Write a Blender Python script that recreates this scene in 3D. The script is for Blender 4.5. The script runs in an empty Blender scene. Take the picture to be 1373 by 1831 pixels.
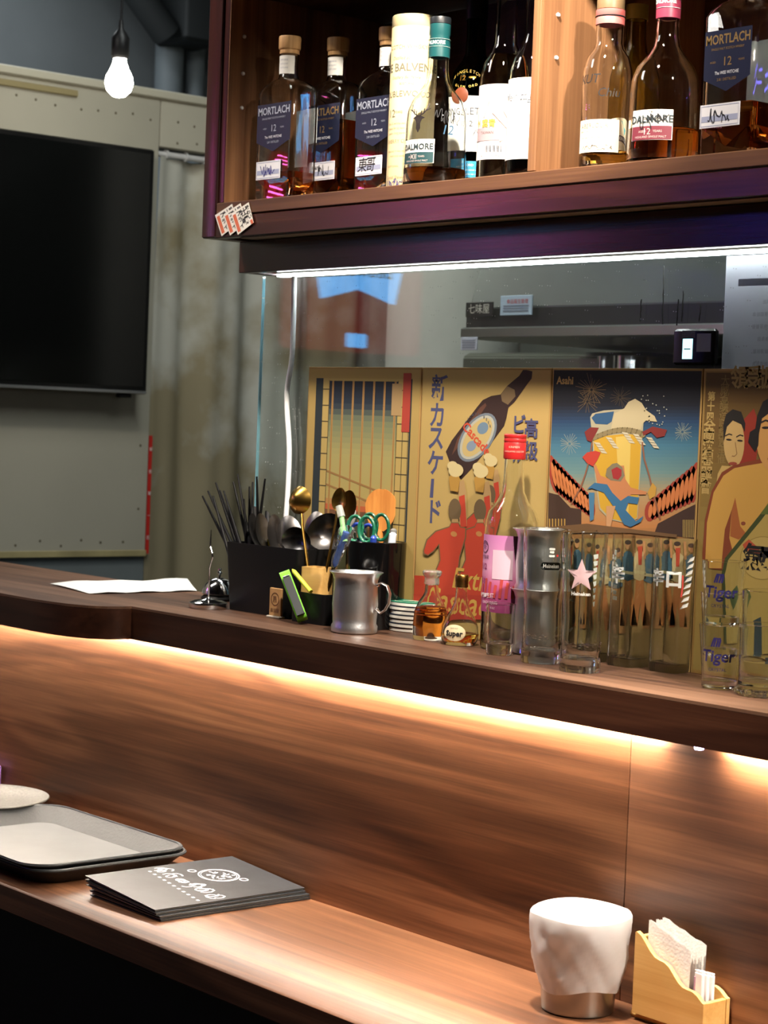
import bpy, math, random
from mathutils import Matrix, Vector
random.seed(7)
PI = math.pi
S = bpy.context.scene
COL = S.collection

# ------------------------------------------------------------------ camera
FPX, CX, CY, CZ = 3623.5, 686.5, 915.5, 1.43          # the photograph's focal length in its own pixels
YAW, PITCH, ROLL = math.radians(49.64), math.radians(-2.4), math.radians(2.255)
fw = Vector((-math.sin(YAW)*math.cos(PITCH), math.cos(YAW)*math.cos(PITCH), math.sin(PITCH)))
rt = fw.cross(Vector((0, 0, 1))).normalized()
up = rt.cross(fw)
rt, up = math.cos(ROLL)*rt + math.sin(ROLL)*up, -math.sin(ROLL)*rt + math.cos(ROLL)*up
cam_data = bpy.data.cameras.new('camera')
cam = bpy.data.objects.new('camera', cam_data)
COL.objects.link(cam)
cam.matrix_world = Matrix(((rt.x, up.x, -fw.x, 0), (rt.y, up.y, -fw.y, 0), (rt.z, up.z, -fw.z, CZ), (0, 0, 0, 1)))
cam_data.sensor_fit = 'VERTICAL'
cam_data.sensor_height = 36
cam_data.sensor_width = 27
cam_data.lens = 36*FPX/1831
cam_data.clip_start = .05
cam_data.dof.use_dof = True
cam_data.dof.focus_distance = 2.75
cam_data.dof.aperture_fstop = 11
S.camera = cam

def ray(x, y):
    return rt*((x-CX)/FPX) - up*((y-CY)/FPX) + fw
def at_y(x, y, Y):
    d = ray(x, y); return d*(Y/d.y) + Vector((0, 0, CZ))
def at_x(x, y, X):
    d = ray(x, y); return d*(X/d.x) + Vector((0, 0, CZ))
def at_z(x, y, Z):
    d = ray(x, y); return d*((Z-CZ)/d.z) + Vector((0, 0, CZ))

# ------------------------------------------------------------------ world, lights, exposure
wd = bpy.data.worlds.new('room_air')
S.world = wd
wd.use_nodes = True
wd.node_tree.nodes['Background'].inputs[0].default_value = (.55, .6, .65, 1)
wd.node_tree.nodes['Background'].inputs[1].default_value = .02

def spot(name, loc, target, power, size, blend, color, radius):
    l = bpy.data.lights.new(name, 'SPOT')
    l.energy, l.spot_size, l.spot_blend, l.color, l.shadow_soft_size = power, math.radians(size), blend, color, radius
    o = bpy.data.objects.new(name, l)
    COL.objects.link(o)
    o.location = loc
    o.rotation_euler = (Vector(target)-Vector(loc)).to_track_quat('-Z', 'Y').to_euler()
    return o
WARM = (1, .88, .74)
spot('counter_downlight', (-1.72, 1.50, 2.50), (-2.04, 1.97, 1.88), 44, 62, .8, WARM, .035)
spot('counter_downlight', (-1.62, 1.50, 2.50), (-1.63, 1.63, .74), 110, 31, 1.0, WARM, .035)
spot('counter_downlight', (-2.95, 1.48, 2.50), (-2.65, 1.80, 1.3), 8, 90, .7, WARM, .03)
spot('counter_downlight', (-.70, 1.50, 2.50), (-1.40, 1.97, 1.88), 46, 62, .8, WARM, .03)

def area(name, loc, target, power, sx, sy, color):
    l = bpy.data.lights.new(name, 'AREA')
    l.shape, l.size, l.size_y, l.energy, l.color = 'RECTANGLE', sx, sy, power, color
    o = bpy.data.objects.new(name, l)
    COL.objects.link(o)
    o.location = loc
    o.rotation_euler = (Vector(target)-Vector(loc)).to_track_quat('-Z', 'Y').to_euler()
    return o
area('kitchen_fill', (-2.7, 2.36, 2.92), (-2.7, 2.62, 1.2), 5, 1.6, .10, (.95, 1, .97))  # unseen area light added to bring up the hood and kitchen side
area('back_room_fill', (-4.85, 2.6, 2.93), (-4.95, 2.7, 0), 2.6, .5, .5, (.93, .98, 1))  # unseen fill added so the far wall does not go dark
area('dining_room_fill', (-3.3, .7, 2.92), (-3.6, .9, 0), 4.5, 1.0, .3, (1, .95, .88))  # unseen fill added to brighten the left wall

S.view_settings.view_transform = 'Standard'
S.view_settings.look = 'None'
S.view_settings.exposure = 2.0
S.view_settings.gamma = 1
S.view_settings.use_curve_mapping = False
S.cycles.max_bounces = 24
S.cycles.transmission_bounces = 24
S.cycles.glossy_bounces = 8
S.cycles.diffuse_bounces = 4
S.cycles.transparent_max_bounces = 24
S.cycles.sample_clamp_indirect = 4
S.cycles.caustics_refractive = True
S.cycles.caustics_reflective = False
S.cycles.blur_glossy = .5

# ------------------------------------------------------------------ helpers
def lin(c):
    r = []
    for v in c[:3]:
        v /= 255
        r.append(v/12.92 if v <= .04045 else ((v+.055)/1.055)**2.4)
    return (*r, 1)

MATS = {}
def mat(name, col=(128, 128, 128), rough=.5, metal=0, trans=0, ior=1.45, emit=0, alpha=1, coat=0, spec=.5, vary=0, bump=0, bscale=60, sss=0):
    if name in MATS:
        return MATS[name]
    m = bpy.data.materials.new(name)
    m.use_nodes = True
    nt = m.node_tree
    b = nt.nodes['Principled BSDF']
    c = lin(col)
    b.inputs['Base Color'].default_value = c
    b.inputs['Roughness'].default_value = rough
    b.inputs['Metallic'].default_value = metal
    b.inputs['Transmission Weight'].default_value = trans
    b.inputs['IOR'].default_value = ior
    b.inputs['Alpha'].default_value = alpha
    b.inputs['Coat Weight'].default_value = coat
    b.inputs['Specular IOR Level'].default_value = spec
    if emit:
        b.inputs['Emission Color'].default_value = c
        b.inputs['Emission Strength'].default_value = emit
    if vary or bump:
        tc = nt.nodes.new('ShaderNodeTexCoord')
        nz = nt.nodes.new('ShaderNodeTexNoise')
        nz.inputs['Scale'].default_value = bscale
        nz.inputs['Detail'].default_value = 5
        nt.links.new(tc.outputs['Object'], nz.inputs['Vector'])
        if vary:
            rp = nt.nodes.new('ShaderNodeValToRGB')
            rp.color_ramp.elements[0].position, rp.color_ramp.elements[1].position = .3, .7
            rp.color_ramp.elements[0].color = (*[v*(1-vary) for v in c[:3]], 1)
            rp.color_ramp.elements[1].color = (*[min(1, v*(1+vary)) for v in c[:3]], 1)
            nt.links.new(nz.outputs['Fac'], rp.inputs['Fac'])
            nt.links.new(rp.outputs['Color'], b.inputs['Base Color'])
        if bump:
            bp = nt.nodes.new('ShaderNodeBump')
            bp.inputs['Strength'].default_value = bump
            bp.inputs['Distance'].default_value = .002
            nt.links.new(nz.outputs['Fac'], bp.inputs['Height'])
            nt.links.new(bp.outputs['Normal'], b.inputs['Normal'])
    MATS[name] = m
    return m

def wood(name, dark, mid, light, axis='X', rough=.35, scale=1.0, coat=.0, bands=0, bumpd=.0004):
    """Laminate or timber: grain stretched along one object axis, fine pores, broad figure."""
    if name in MATS:
        return MATS[name]
    m = bpy.data.materials.new(name)
    m.use_nodes = True
    nt = m.node_tree
    b = nt.nodes['Principled BSDF']
    N, L = nt.nodes.new, nt.links.new
    tc = N('ShaderNodeTexCoord')
    def mapped(long, cross):
        mp = N('ShaderNodeMapping')
        v = [cross*scale]*3
        v['XYZ'.index(axis)] = long*scale
        mp.inputs['Scale'].default_value = v
        L(tc.outputs['Object'], mp.inputs['Vector'])
        return mp
    n1 = N('ShaderNodeTexNoise'); n1.inputs['Scale'].default_value = 1; n1.inputs['Detail'].default_value = 2.5; n1.inputs['Distortion'].default_value = .5
    L(mapped(.8, 9).outputs[0], n1.inputs['Vector'])
    n2 = N('ShaderNodeTexNoise'); n2.inputs['Scale'].default_value = 1; n2.inputs['Detail'].default_value = 6; n2.inputs['Roughness'].default_value = .7
    L(mapped(4.5, 260).outputs[0], n2.inputs['Vector'])
    n3 = N('ShaderNodeTexNoise'); n3.inputs['Scale'].default_value = 1; n3.inputs['Detail'].default_value = 3; n3.inputs['Distortion'].default_value = .5
    L(mapped(1.8, 64).outputs[0], n3.inputs['Vector'])
    a = N('ShaderNodeMath'); a.operation = 'MULTIPLY_ADD'; a.inputs[1].default_value = .62
    L(n1.outputs['Fac'], a.inputs[0])
    rg = N('ShaderNodeMath'); rg.operation = 'MULTIPLY'; rg.inputs[1].default_value = 46
    L(n1.outputs['Fac'], rg.inputs[0])
    sn = N('ShaderNodeMath'); sn.operation = 'SINE'; L(rg.outputs[0], sn.inputs[0])
    sm = N('ShaderNodeMath'); sm.operation = 'MULTIPLY_ADD'; sm.inputs[1].default_value = .045
    L(sn.outputs[0], sm.inputs[0])
    m2 = N('ShaderNodeMath'); m2.operation = 'MULTIPLY'; m2.inputs[1].default_value = .26
    L(n2.outputs['Fac'], m2.inputs[0])
    m3 = N('ShaderNodeMath'); m3.operation = 'MULTIPLY_ADD'; m3.inputs[1].default_value = .34
    L(n3.outputs['Fac'], m3.inputs[0]); L(m2.outputs[0], sm.inputs[2]); L(sm.outputs[0], m3.inputs[2])
    L(m3.outputs[0], a.inputs[2])
    rp = N('ShaderNodeValToRGB')
    e = rp.color_ramp.elements
    e[0].position, e[0].color = .46, lin(dark)
    e[1].position, e[1].color = .78, lin(light)
    k = e.new(.61); k.color = lin(mid)
    L(a.outputs[0], rp.inputs['Fac'])
    L(rp.outputs['Color'], b.inputs['Base Color'])
    b.inputs['Roughness'].default_value = rough
    b.inputs['Coat Weight'].default_value = coat
    b.inputs['Coat Roughness'].default_value = .2
    b.inputs['Specular IOR Level'].default_value = .35
    bp = N('ShaderNodeBump'); bp.inputs['Strength'].default_value = .25; bp.inputs['Distance'].default_value = bumpd
    L(n2.outputs['Fac'], bp.inputs['Height']); L(bp.outputs['Normal'], b.inputs['Normal'])
    MATS[name] = m
    return m

class MB:
    """Mesh builder: collects shapes and links them as ONE mesh object."""
    def __init__(s):
        s.v, s.f, s.mi, s.cur, s.mats = [], [], [], 0, []
    def use(s, m):
        if m not in s.mats:
            s.mats.append(m)
        s.cur = s.mats.index(m)
        return s
    def add(s, vs, fs):
        o = len(s.v)
        s.v += [tuple(p) for p in vs]
        s.f += [tuple(i+o for i in f) for f in fs]
        s.mi += [s.cur]*len(fs)
        return s
    def box(s, x0, x1, y0, y1, z0, z1, bev=0):
        if bev <= 0:
            vs = [(x, y, z) for z in (z0, z1) for y in (y0, y1) for x in (x0, x1)]
            return s.add(vs, [(0, 2, 3, 1), (4, 5, 7, 6), (0, 1, 5, 4), (2, 6, 7, 3), (0, 4, 6, 2), (1, 3, 7, 5)])
        rings = []
        for z, i in ((z0, bev), (z0+bev, 0), (z1-bev, 0), (z1, bev)):
            rings.append([(x, y, z) for x, y in rrect(x0+i, x1-i, y0+i, y1-i, bev*1.2, 3)])
        return s.loft(rings, True, True)
    def loft(s, rings, cap0=False, cap1=False, closed=True):
        n = len(rings[0]); o = 0
        vs = [p for r in rings for p in r]
        fs = []
        for k in range(len(rings)-1):
            for i in range(n if closed else n-1):
                j = (i+1) % n
                fs.append((k*n+i, k*n+j, (k+1)*n+j, (k+1)*n+i))
        if cap0: fs.append(tuple(range(n-1, -1, -1)))
        if cap1: fs.append(tuple((len(rings)-1)*n+i for i in range(n)))
        return s.add(vs, fs)
    def lathe(s, prof, seg=40, cx=0, cy=0, cz=0, sx=1, sy=1):
        vs, idx, fs = [], [], []
        for r, z in prof:
            if r < 1e-6:
                idx.append([len(vs)]); vs.append((cx, cy, cz+z))
            else:
                idx.append(list(range(len(vs), len(vs)+seg)))
                for i in range(seg):
                    a = 2*PI*i/seg
                    vs.append((cx+r*sx*math.cos(a), cy+r*sy*math.sin(a), cz+z))
        for k in range(len(idx)-1):
            A, B = idx[k], idx[k+1]
            for i in range(seg):
                j = (i+1) % seg
                if len(A) == 1 and len(B) == 1: break
                if len(A) == 1: fs.append((A[0], B[j], B[i]))
                elif len(B) == 1: fs.append((A[i], A[j], B[0]))
                else: fs.append((A[i], A[j], B[j], B[i]))
        return s.add(vs, fs)
    def tube(s, pts, r, seg=8, flat=1.0, cap=True):
        pts = [Vector(p) for p in pts]
        rs = r if isinstance(r, (list, tuple)) else [r]*len(pts)
        rings = []
        ref = None
        for i, p in enumerate(pts):
            t = (pts[min(i+1, len(pts)-1)]-pts[max(i-1, 0)]).normalized()
            if ref is None:
                ref = Vector((0, 0, 1)) if abs(t.z) < .9 else Vector((1, 0, 0))
            x = t.cross(ref).normalized(); y = x.cross(t).normalized(); ref = y
            rings.append([p + x*rs[i]*math.cos(2*PI*k/seg) + y*rs[i]*flat*math.sin(2*PI*k/seg) for k in range(seg)])
        rings = [list(reversed(q)) for q in rings]
        return s.loft(rings, cap, cap)
    def prism(s, poly, h, frame=None):
        """poly in local (u,v), extruded by h along w; frame maps (u,v,w) to a point."""
        fr = frame or (lambda u, v, w: (u, v, w))
        n = len(poly)
        vs = [fr(u, v, 0) for u, v in poly] + [fr(u, v, h) for u, v in poly]
        fs = [tuple(range(n-1, -1, -1)), tuple(range(n, 2*n))]
        fs += [(i, (i+1) % n, n+(i+1) % n, n+i) for i in range(n)]
        return s.add(vs, fs)
    def quad(s, a, b, c, d):
        return s.add([a, b, c, d], [(0, 1, 2, 3)])
    def xf(s, M):
        s.v = [tuple(M @ Vector(p)) for p in s.v]
        return s
    def build(s, name, m=None, parent=None, smooth=True, angle=40):
        me = bpy.data.meshes.new(name)
        me.from_pydata(s.v, [], s.f)
        if m is not None: me.materials.append(m)
        for q in s.mats: me.materials.append(q)
        if s.mats:
            me.polygons.foreach_set('material_index', s.mi)
        import bmesh
        bm = bmesh.new(); bm.from_mesh(me)
        bmesh.ops.recalc_face_normals(bm, faces=bm.faces)
        bm.to_mesh(me); bm.free()
        me.update()
        if smooth:
            me.shade_smooth()
            me.set_sharp_from_angle(angle=math.radians(angle))
        o = bpy.data.objects.new(name, me)
        COL.objects.link(o)
        if parent: o.parent = parent
        return o

def rrect(x0, x1, y0, y1, r, n=4):
    r = min(r, (x1-x0)/2-1e-5, (y1-y0)/2-1e-5)
    pts = []
    for cx, cy, a0 in ((x1-r, y0+r, -90), (x1-r, y1-r, 0), (x0+r, y1-r, 90), (x0+r, y0+r, 180)):
        for k in range(n+1):
            a = math.radians(a0+90*k/n)
            pts.append((cx+r*math.cos(a), cy+r*math.sin(a)))
    return pts

def tag(o, label, cat, group=None, kind=None):
    o['label'] = label
    o['category'] = cat
    if group: o['group'] = group
    if kind: o['kind'] = kind
    return o
def struct(o, label=None):
    o['kind'] = 'structure'
    if label: o['label'] = label
    return o
def thing(name, label, cat, loc=(0, 0, 0), rz=0, group=None):
    o = bpy.data.objects.new(name, None)
    COL.objects.link(o)
    o.empty_display_size = .02
    o.location = loc
    o.rotation_euler = (0, 0, rz)
    return tag(o, label, cat, group)
def copy_tree(o, parent=None):
    c = o.copy(); COL.objects.link(c); c.parent = parent
    for ch in list(o.children): copy_tree(ch, c)
    return c

def text_mesh(s, size, squash=1.0, align='CENTER', shear=0, bold=0):
    """Lettering as a flat mesh: list of (x, y) vertices and faces."""
    cu = bpy.data.curves.new('t', 'FONT')
    cu.body = s; cu.size = size; cu.align_x = align; cu.align_y = 'CENTER'
    cu.resolution_u = 2; cu.shear = shear; cu.offset = bold
    ob = bpy.data.objects.new('t', cu)
    COL.objects.link(ob)
    dg = bpy.context.evaluated_depsgraph_get()
    me = bpy.data.meshes.new_from_object(ob.evaluated_get(dg))
    vs = [(v.co.x*squash, v.co.y) for v in me.vertices]
    fs = [tuple(p.vertices) for p in me.polygons]
    bpy.data.objects.remove(ob); bpy.data.curves.remove(cu); bpy.data.meshes.remove(me)
    return vs, fs
def text_on(mb, s, fn, size, **k):
    vs, fs = text_mesh(s, size, **k)
    mb.add([fn(x, y) for x, y in vs], fs)
    return mb
def scribble(mb, fn, x0, y0, w, h, n, wd, seed, loops=True):
    """A pen line in label space: fn maps (u,v) to a point."""
    rnd = random.Random(seed)
    pts = []
    for i in range(n):
        t = i/(n-1)
        pts.append((x0+w*t+rnd.uniform(-.5, .5)*w/n*2.2, y0+h*(rnd.random()-.5)))
    P = []
    for i in range(len(pts)-1):
        for k in range(4):
            t = k/4
            p0, p1, p2, p3 = pts[max(i-1, 0)], pts[i], pts[i+1], pts[min(i+2, len(pts)-1)]
            P.append(tuple(.5*((2*p1[j])+(-p0[j]+p2[j])*t+(2*p0[j]-5*p1[j]+4*p2[j]-p3[j])*t*t+(-p0[j]+3*p1[j]-3*p2[j]+p3[j])*t**3) for j in (0, 1)))
    return ribbon(mb, fn, P, wd)
def ribbon(mb, fn, P, wd):
    L, R = [], []
    for i, p in enumerate(P):
        a, b = P[max(i-1, 0)], P[min(i+1, len(P)-1)]
        dx, dy = b[0]-a[0], b[1]-a[1]
        d = math.hypot(dx, dy) or 1
        nx, ny = -dy/d*wd/2, dx/d*wd/2
        L.append(fn(p[0]+nx, p[1]+ny)); R.append(fn(p[0]-nx, p[1]-ny))
    n = len(P)
    mb.add(L+R, [(i, i+1, n+i+1, n+i) for i in range(n-1)])
    return mb
def ell(cx, cy, a, b, rot=0, n=20):
    c, s_ = math.cos(rot), math.sin(rot)
    return [(cx+a*math.cos(t)*c-b*math.sin(t)*s_, cy+a*math.cos(t)*s_+b*math.sin(t)*c) for t in (2*PI*i/n for i in range(n))]

# ------------------------------------------------------------------ shared materials
WALNUT = wood('walnut_laminate', (72, 44, 28), (106, 68, 44), (144, 98, 67), 'X', .42)
WALNUT_TOP = wood('walnut_counter_sheet', (60, 41, 31), (88, 62, 47), (116, 86, 67), 'X', .42)
WALNUT_EDGE = wood('walnut_dark_edge', (38, 20, 13), (52, 29, 19), (70, 42, 28), 'X', .3)
CAB_V = wood('cabinet_walnut_upright', (98, 66, 44), (130, 92, 62), (158, 116, 80), 'Z', .4)
CAB_X = wood('cabinet_walnut_shelf', (70, 46, 32), (92, 62, 42), (116, 82, 56), 'X', .4)
CAB_DARK = wood('cabinet_dark_lacquer', (40, 20, 18), (54, 28, 24), (70, 38, 30), 'X', .22)
CAB_DARKV = wood('cabinet_dark_lacquer_upright', (40, 20, 18), (52, 26, 23), (64, 34, 28), 'Z', .25)
BAMBOO = wood('pale_bamboo', (186, 142, 76), (206, 164, 98), (222, 184, 122), 'X', .5, .8)
GLASS = mat('clear_glass', (253, 255, 254), .0, trans=1, ior=1.47)
GLASS_G = mat('pale_green_glass', (248, 252, 249), .0, trans=1, ior=1.47)
BLACK_PL = mat('black_plastic', (13, 13, 14), .45, spec=.3)
BLACK_GL = mat('black_gloss_plastic', (9, 9, 10), .12)
WHITE_PAPER = mat('white_paper', (236, 236, 232), .7)
ALU = mat('brushed_aluminium', (206, 206, 208), .36, metal=1, bump=.08, bscale=300)
CHROME = mat('chrome', (210, 210, 212), .12, metal=1)
STEEL_D = mat('dark_steel', (120, 118, 118), .25, metal=1)
GOLD = mat('gold_metal', (206, 164, 82), .25, metal=1)
INK = mat('black_ink', (18, 18, 22), .6)
# ------------------------------------------------------------------ the room
UZ, LZ = 1.13, .74                     # raised counter top, lower counter top
RISER_Y, GLASS_Y = 1.831, 2.0
WX = -4.3                              # partition wall with the television
WALLW = mat('cream_painted_board', (176, 172, 156), .75, vary=.06, bscale=3, bump=.15)
WALLG = mat('grey_painted_wall', (108, 116, 118), .8, vary=.1, bscale=4)
FARG = mat('blue_grey_wall', (108, 114, 117), .85, vary=.12, bscale=3)
DARKC = mat('dark_ceiling', (40, 42, 44), .9)
struct(MB().box(-5.4, 1.6, -2.3, 4.4, -.05, 0).build('floor', mat('dark_floor_tile', (52, 48, 45), .5, vary=.15, bscale=8), smooth=False))
struct(MB().box(-5.4, 1.6, -2.3, 4.4, 3.0, 3.06).build('ceiling', DARKC, smooth=False))
struct(MB().box(-5.46, -5.4, -2.3, 4.4, 0, 3.0).build('wall_far', FARG, smooth=False))
struct(MB().box(1.6, 1.66, -2.3, 4.4, 0, 3.0).build('wall_right', mat('dim_brown_wall', (92, 80, 70), .8), smooth=False))
struct(MB().box(-5.4, 1.6, -2.36, -2.3, 0, 3.0).build('wall_front', MATS['dim_brown_wall'], smooth=False))
KWALL = mat('kitchen_wall', (128, 130, 120), .8, vary=.12, bscale=2.5)
struct(MB().box(-5.4, 1.6, 4.4, 4.46, 0, 3.0).build('wall_back', KWALL, smooth=False))

# partition wall: cream boards over a grey plinth, an opening with a curtain, a cream header above it
PB, PT, OY, OT = CZ-.351, CZ+.80, 2.866, CZ+.682
w = MB().box(WX-.06, WX-.008, -2.3, OY, 0, PB).build('wall_left', WALLG, smooth=False)
struct(w, 'grey painted lower wall behind the raised counter')
def wall_board(y0, y1, z0, z1):
    return MB().box(WX-.04, WX, y0, y1, z0, z1, .002).build('board', WALLW, w)
ys = [-2.3, -1.0, .9, OY]
for k in range(3):
    wall_board(ys[k]+.001, ys[k+1]-.001, PB, PT)
wall_board(OY+.002, 4.39, OT, PT)
MB().box(WX-.06, WX-.041, -2.3, OY, PB, PT).build('backing', WALLG, w, smooth=False)
MB().box(WX-.06, WX-.041, OY, 4.39, OT, PT).build('backing', WALLG, w, smooth=False)
t = MB().box(WX-.06, WX+.012, -2.3, 4.39, PT+.0005, PT+.022, .003).build('trim_1', mat('cream_trim', (190, 186, 168), .6))
struct(t)
t = MB().box(WX+.0005, WX+.009, -2.3, 2.62, PT-.028, PT-.012, .002).build('trim_2', mat('ochre_stained_batten', (150, 138, 100), .7))
struct(t)
t = MB().box(WX+.0005, WX+.004, -2.3, OY, PB, PB+.016, .001).build('trim_3', mat('yellowed_bead', (172, 160, 116), .7, vary=.2, bscale=12))
struct(t)
NAIL = mat('rusty_nail', (96, 88, 70), .6)
rnd = random.Random(8)
nl0 = None
for (y, z) in [(2.46+.055*k+rnd.uniform(-.01, .01), PT-.05+rnd.uniform(-.008, .006)) for k in range(8)]+[(2.84, PB+.12+.16*k) for k in range(6)]+[(2.5+.06*k+rnd.uniform(-.01, .01), PB+.03+rnd.uniform(-.004, .012)) for k in range(6)]+[(2.92, PT-.05), (2.97, PT-.055), (2.92, OT+.015), (2.98, OT+.02)]:
    if nl0 is None:
        nl0 = MB().lathe([(0, .0012), (.0028, .0008), (.0034, 0), (0, 0)], 10).xf(Matrix.Rotation(PI/2, 4, 'Y')).build('nail_head', NAIL, w); o = nl0
    else:
        o = nl0.copy(); COL.objects.link(o)
    o.location = (WX+.0002, y, z)
# red warning tape hanging on the edge of the opening
tp = thing('warning_tape', 'red strip with white characters on the edge of the curtained opening', 'tape', (WX, OY+.0005, CZ-.345))
MB().box(-.004, .001, 0, .009, 0, .30, .0003).build('strip', mat('red_vinyl', (190, 40, 32), .5), tp)
for k in range(5):
    mb = MB()
    text_on(mb, '安全第一区'[k], lambda x, y, k=k: (.0016, .0045+x, .265-k*.056+y), .010)
    mb.build('lettering', WHITE_PAPER, tp, smooth=False)

# curtain rod and curtain in the opening
r = thing('curtain_rod', 'white metal curtain rod under the cream header', 'curtain rod', (WX-.02, 2.87, CZ+.668))
MB().tube([(0, 0, 0), (0, 1.5, 0)], .008, 12).build('rod', mat('white_enamel', (205, 205, 205), .4), r)
CURT = bpy.data.materials.new('stained_curtain')
CURT.use_nodes = True
nt = CURT.node_tree; b = nt.nodes['Principled BSDF']; N = nt.nodes.new; L = nt.links.new
tc = N('ShaderNodeTexCoord'); nz = N('ShaderNodeTexNoise'); nz.inputs['Scale'].default_value = 4.5; nz.inputs['Detail'].default_value = 6
L(tc.outputs['Object'], nz.inputs['Vector'])
rp = N('ShaderNodeValToRGB'); rp.color_ramp.elements[0].position = .44; rp.color_ramp.elements[1].position = .62
rp.color_ramp.elements[0].color = lin((196, 196, 186)); rp.color_ramp.elements[1].color = lin((150, 140, 112))
sx = N('ShaderNodeSeparateXYZ'); L(tc.outputs['Object'], sx.inputs[0])
mr = N('ShaderNodeMapRange'); mr.inputs[1].default_value = .1; mr.inputs[2].default_value = -.5; mr.inputs[3].default_value = 0; mr.inputs[4].default_value = .34
L(sx.outputs['Z'], mr.inputs[0])
ad = N('ShaderNodeMath'); ad.operation = 'ADD'; L(nz.outputs['Fac'], ad.inputs[0]); L(mr.outputs[0], ad.inputs[1])
L(ad.outputs[0], rp.inputs['Fac']); L(rp.outputs['Color'], b.inputs['Base Color'])
b.inputs['Roughness'].default_value = .85
def curtain(name, label, y0, y1, ztop, zbot, x, amp, nf, m, seed):
    rnd = random.Random(seed)
    ny, nz_ = 90, 24
    ph = [rnd.uniform(0, 6) for _ in range(4)]
    def P(i, k, off):
        u, v = i/ny, k/nz_
        a = amp*(.45+.55*(1-v))
        y = y0+(y1-y0)*u
        d = a*(math.sin(u*nf*2*PI+ph[0]+.6*math.sin(v*3+ph[1]))+.4*math.sin(u*nf*4.3*PI+ph[2]))
        return (x+d+off, y+.01*math.sin(v*4+ph[3]), ztop+(zbot-ztop)*v)
    mb = MB()
    for off in (0, .0015):
        mb.add([P(i, k, off) for k in range(nz_+1) for i in range(ny+1)],
               [(k*(ny+1)+i, k*(ny+1)+i+1, (k+1)*(ny+1)+i+1, (k+1)*(ny+1)+i) for k in range(nz_) for i in range(ny)])
    o = mb.build(name, m)
    M0 = Matrix.Translation((0, 0, -CZ)); o.data.transform(M0); o.location = (0, 0, CZ)
    return o
c = curtain('curtain', 'greasy off-white curtain hanging in the doorway beside the television', 2.876, 3.75, CZ+.66, .03, WX-.03, .022, 4.2, CURT, 3)
tag(c, c['label'] if 'label' in c else 'greasy off-white curtain hanging in the doorway beside the television wall', 'curtain')
ring0 = MB().lathe([(.0085, -.003), (.012, -.003), (.012, .003), (.0085, .003), (.0085, -.003)], 14)
ring0.xf(Matrix.Rotation(PI/2, 4, 'X'))
ring0 = ring0.build('ring', MATS['white_enamel'], r)
for k in range(14):
    o = ring0 if k == 0 else ring0.copy()
    if k: COL.objects.link(o)
    o.location = (0, .03+k*.06, 0)

# pipes and beam on the far wall above the partition
PIPE = mat('grey_painted_pipe', (128, 138, 144), .6)
for (px, rr) in ((312, .045), (359, .03)):
    p = at_x(px, 120, -5.3)
    o = MB().lathe([(0, 0), (rr, 0), (rr, 2.99-.3), (0, 2.99-.3)], 24).build('wall_pipe', PIPE)
    o.location = (-5.33, p.y, .3)
    tag(o, 'thick grey vertical pipe on the far wall above the header' if rr > .04 else 'slim grey vertical pipe beside the dark wooden cabinet', 'pipe')
p = at_x(312, 85, -5.3)
o = MB().box(-.09, .09, -.062, .085, 0, 3.0-p.z-.002, .01).build('duct_box', mat('dark_duct', (50, 54, 56), .7))
o.location = (-5.24, p.y, p.z)
tag(o, 'dark boxed duct on the far wall above a thick grey pipe', 'duct')
a, b_ = at_x(240, -20, -5.2), at_x(322, 96, -5.2)
ext = (a-b_)*((2.975-a.z)/(a.z-b_.z))
o = MB().tube([ext, (b_-a)*.70], .045, 14).build('diagonal_brace', MATS['dark_duct'])
o.location = a
tag(o, 'dark diagonal brace running up the far wall to the ceiling', 'brace')

# kitchen side behind the glass: extractor hood, tiled wall, stainless column
STAIN = mat('greasy_stainless', (98, 103, 102), .42, metal=.5, bump=.12, bscale=9)
hz = CZ+.192
hood = thing('extractor_hood', 'long stainless extractor hood seen through the dusty glass', 'hood', (0, 0, 0))
HX0, HX1 = at_y(825, 590, 2.7).x, 1.2
prof = [(2.72, hz+.012), (2.72, hz+.05), (2.80, hz+.30), (3.5, hz+.75), (3.5, hz+.012)]
MB().prism(prof, HX1-HX0, lambda u, v, w_: (HX0+w_, u, v)).build('canopy', STAIN, hood, smooth=False)
MB().box(HX0, HX1, 2.712, 2.7195, hz+.0105, hz+.046).build('dark_band', mat('dark_hood_band', (34, 36, 35), .5), hood, smooth=False)  # narrow darker band across the hood front, above the lip
MB().box(HX0-.004, HX1, 2.70, 3.5, hz-.012, hz+.010, .003).build('lip', mat('stainless_lip', (176, 178, 172), .35, metal=1), hood)
MB().box(HX0, HX1, 3.5, 3.56, hz-.25, 2.9).build('back_plate', mat('dark_greasy_plate', (60, 64, 62), .6), hood, smooth=False)
fr = thing('refrigerator', 'tall stainless kitchen cupboard standing under the extractor hood', 'cupboard', (at_y(1060, 620, 3.05).x, 3.05, 0))
MB().box(-.40, .16, 0, .42, .05, hz-.02, .008).build('body', mat('kitchen_cupboard_steel', (118, 120, 108), .4, metal=.7), fr)
MB().box(-.38, .10, -.018, -.001, .1, hz-.03, .004).build('door', MATS['kitchen_cupboard_steel'], fr)
MB().lathe([(0, .1), (.035, .1), (.035, hz-.03), (0, hz-.03)], 24, .125, -.02).build('door_post', CHROME, fr)
MB().lathe([(0, .1), (.012, .1), (.012, hz-.03), (0, hz-.03)], 16, .06, -.03).build('handle', CHROME, fr)
col = MB().lathe([(0, 0), (.16, 0), (.16, 2.98), (0, 2.98)], 40).build('white_column', mat('white_plaster', (196, 196, 188), .7, vary=.05, bscale=6))
col.location = (at_y(812, 560, 3.25).x, 3.25, 0)
tag(col, 'round off-white column in the kitchen left of the hood', 'column')
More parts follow.
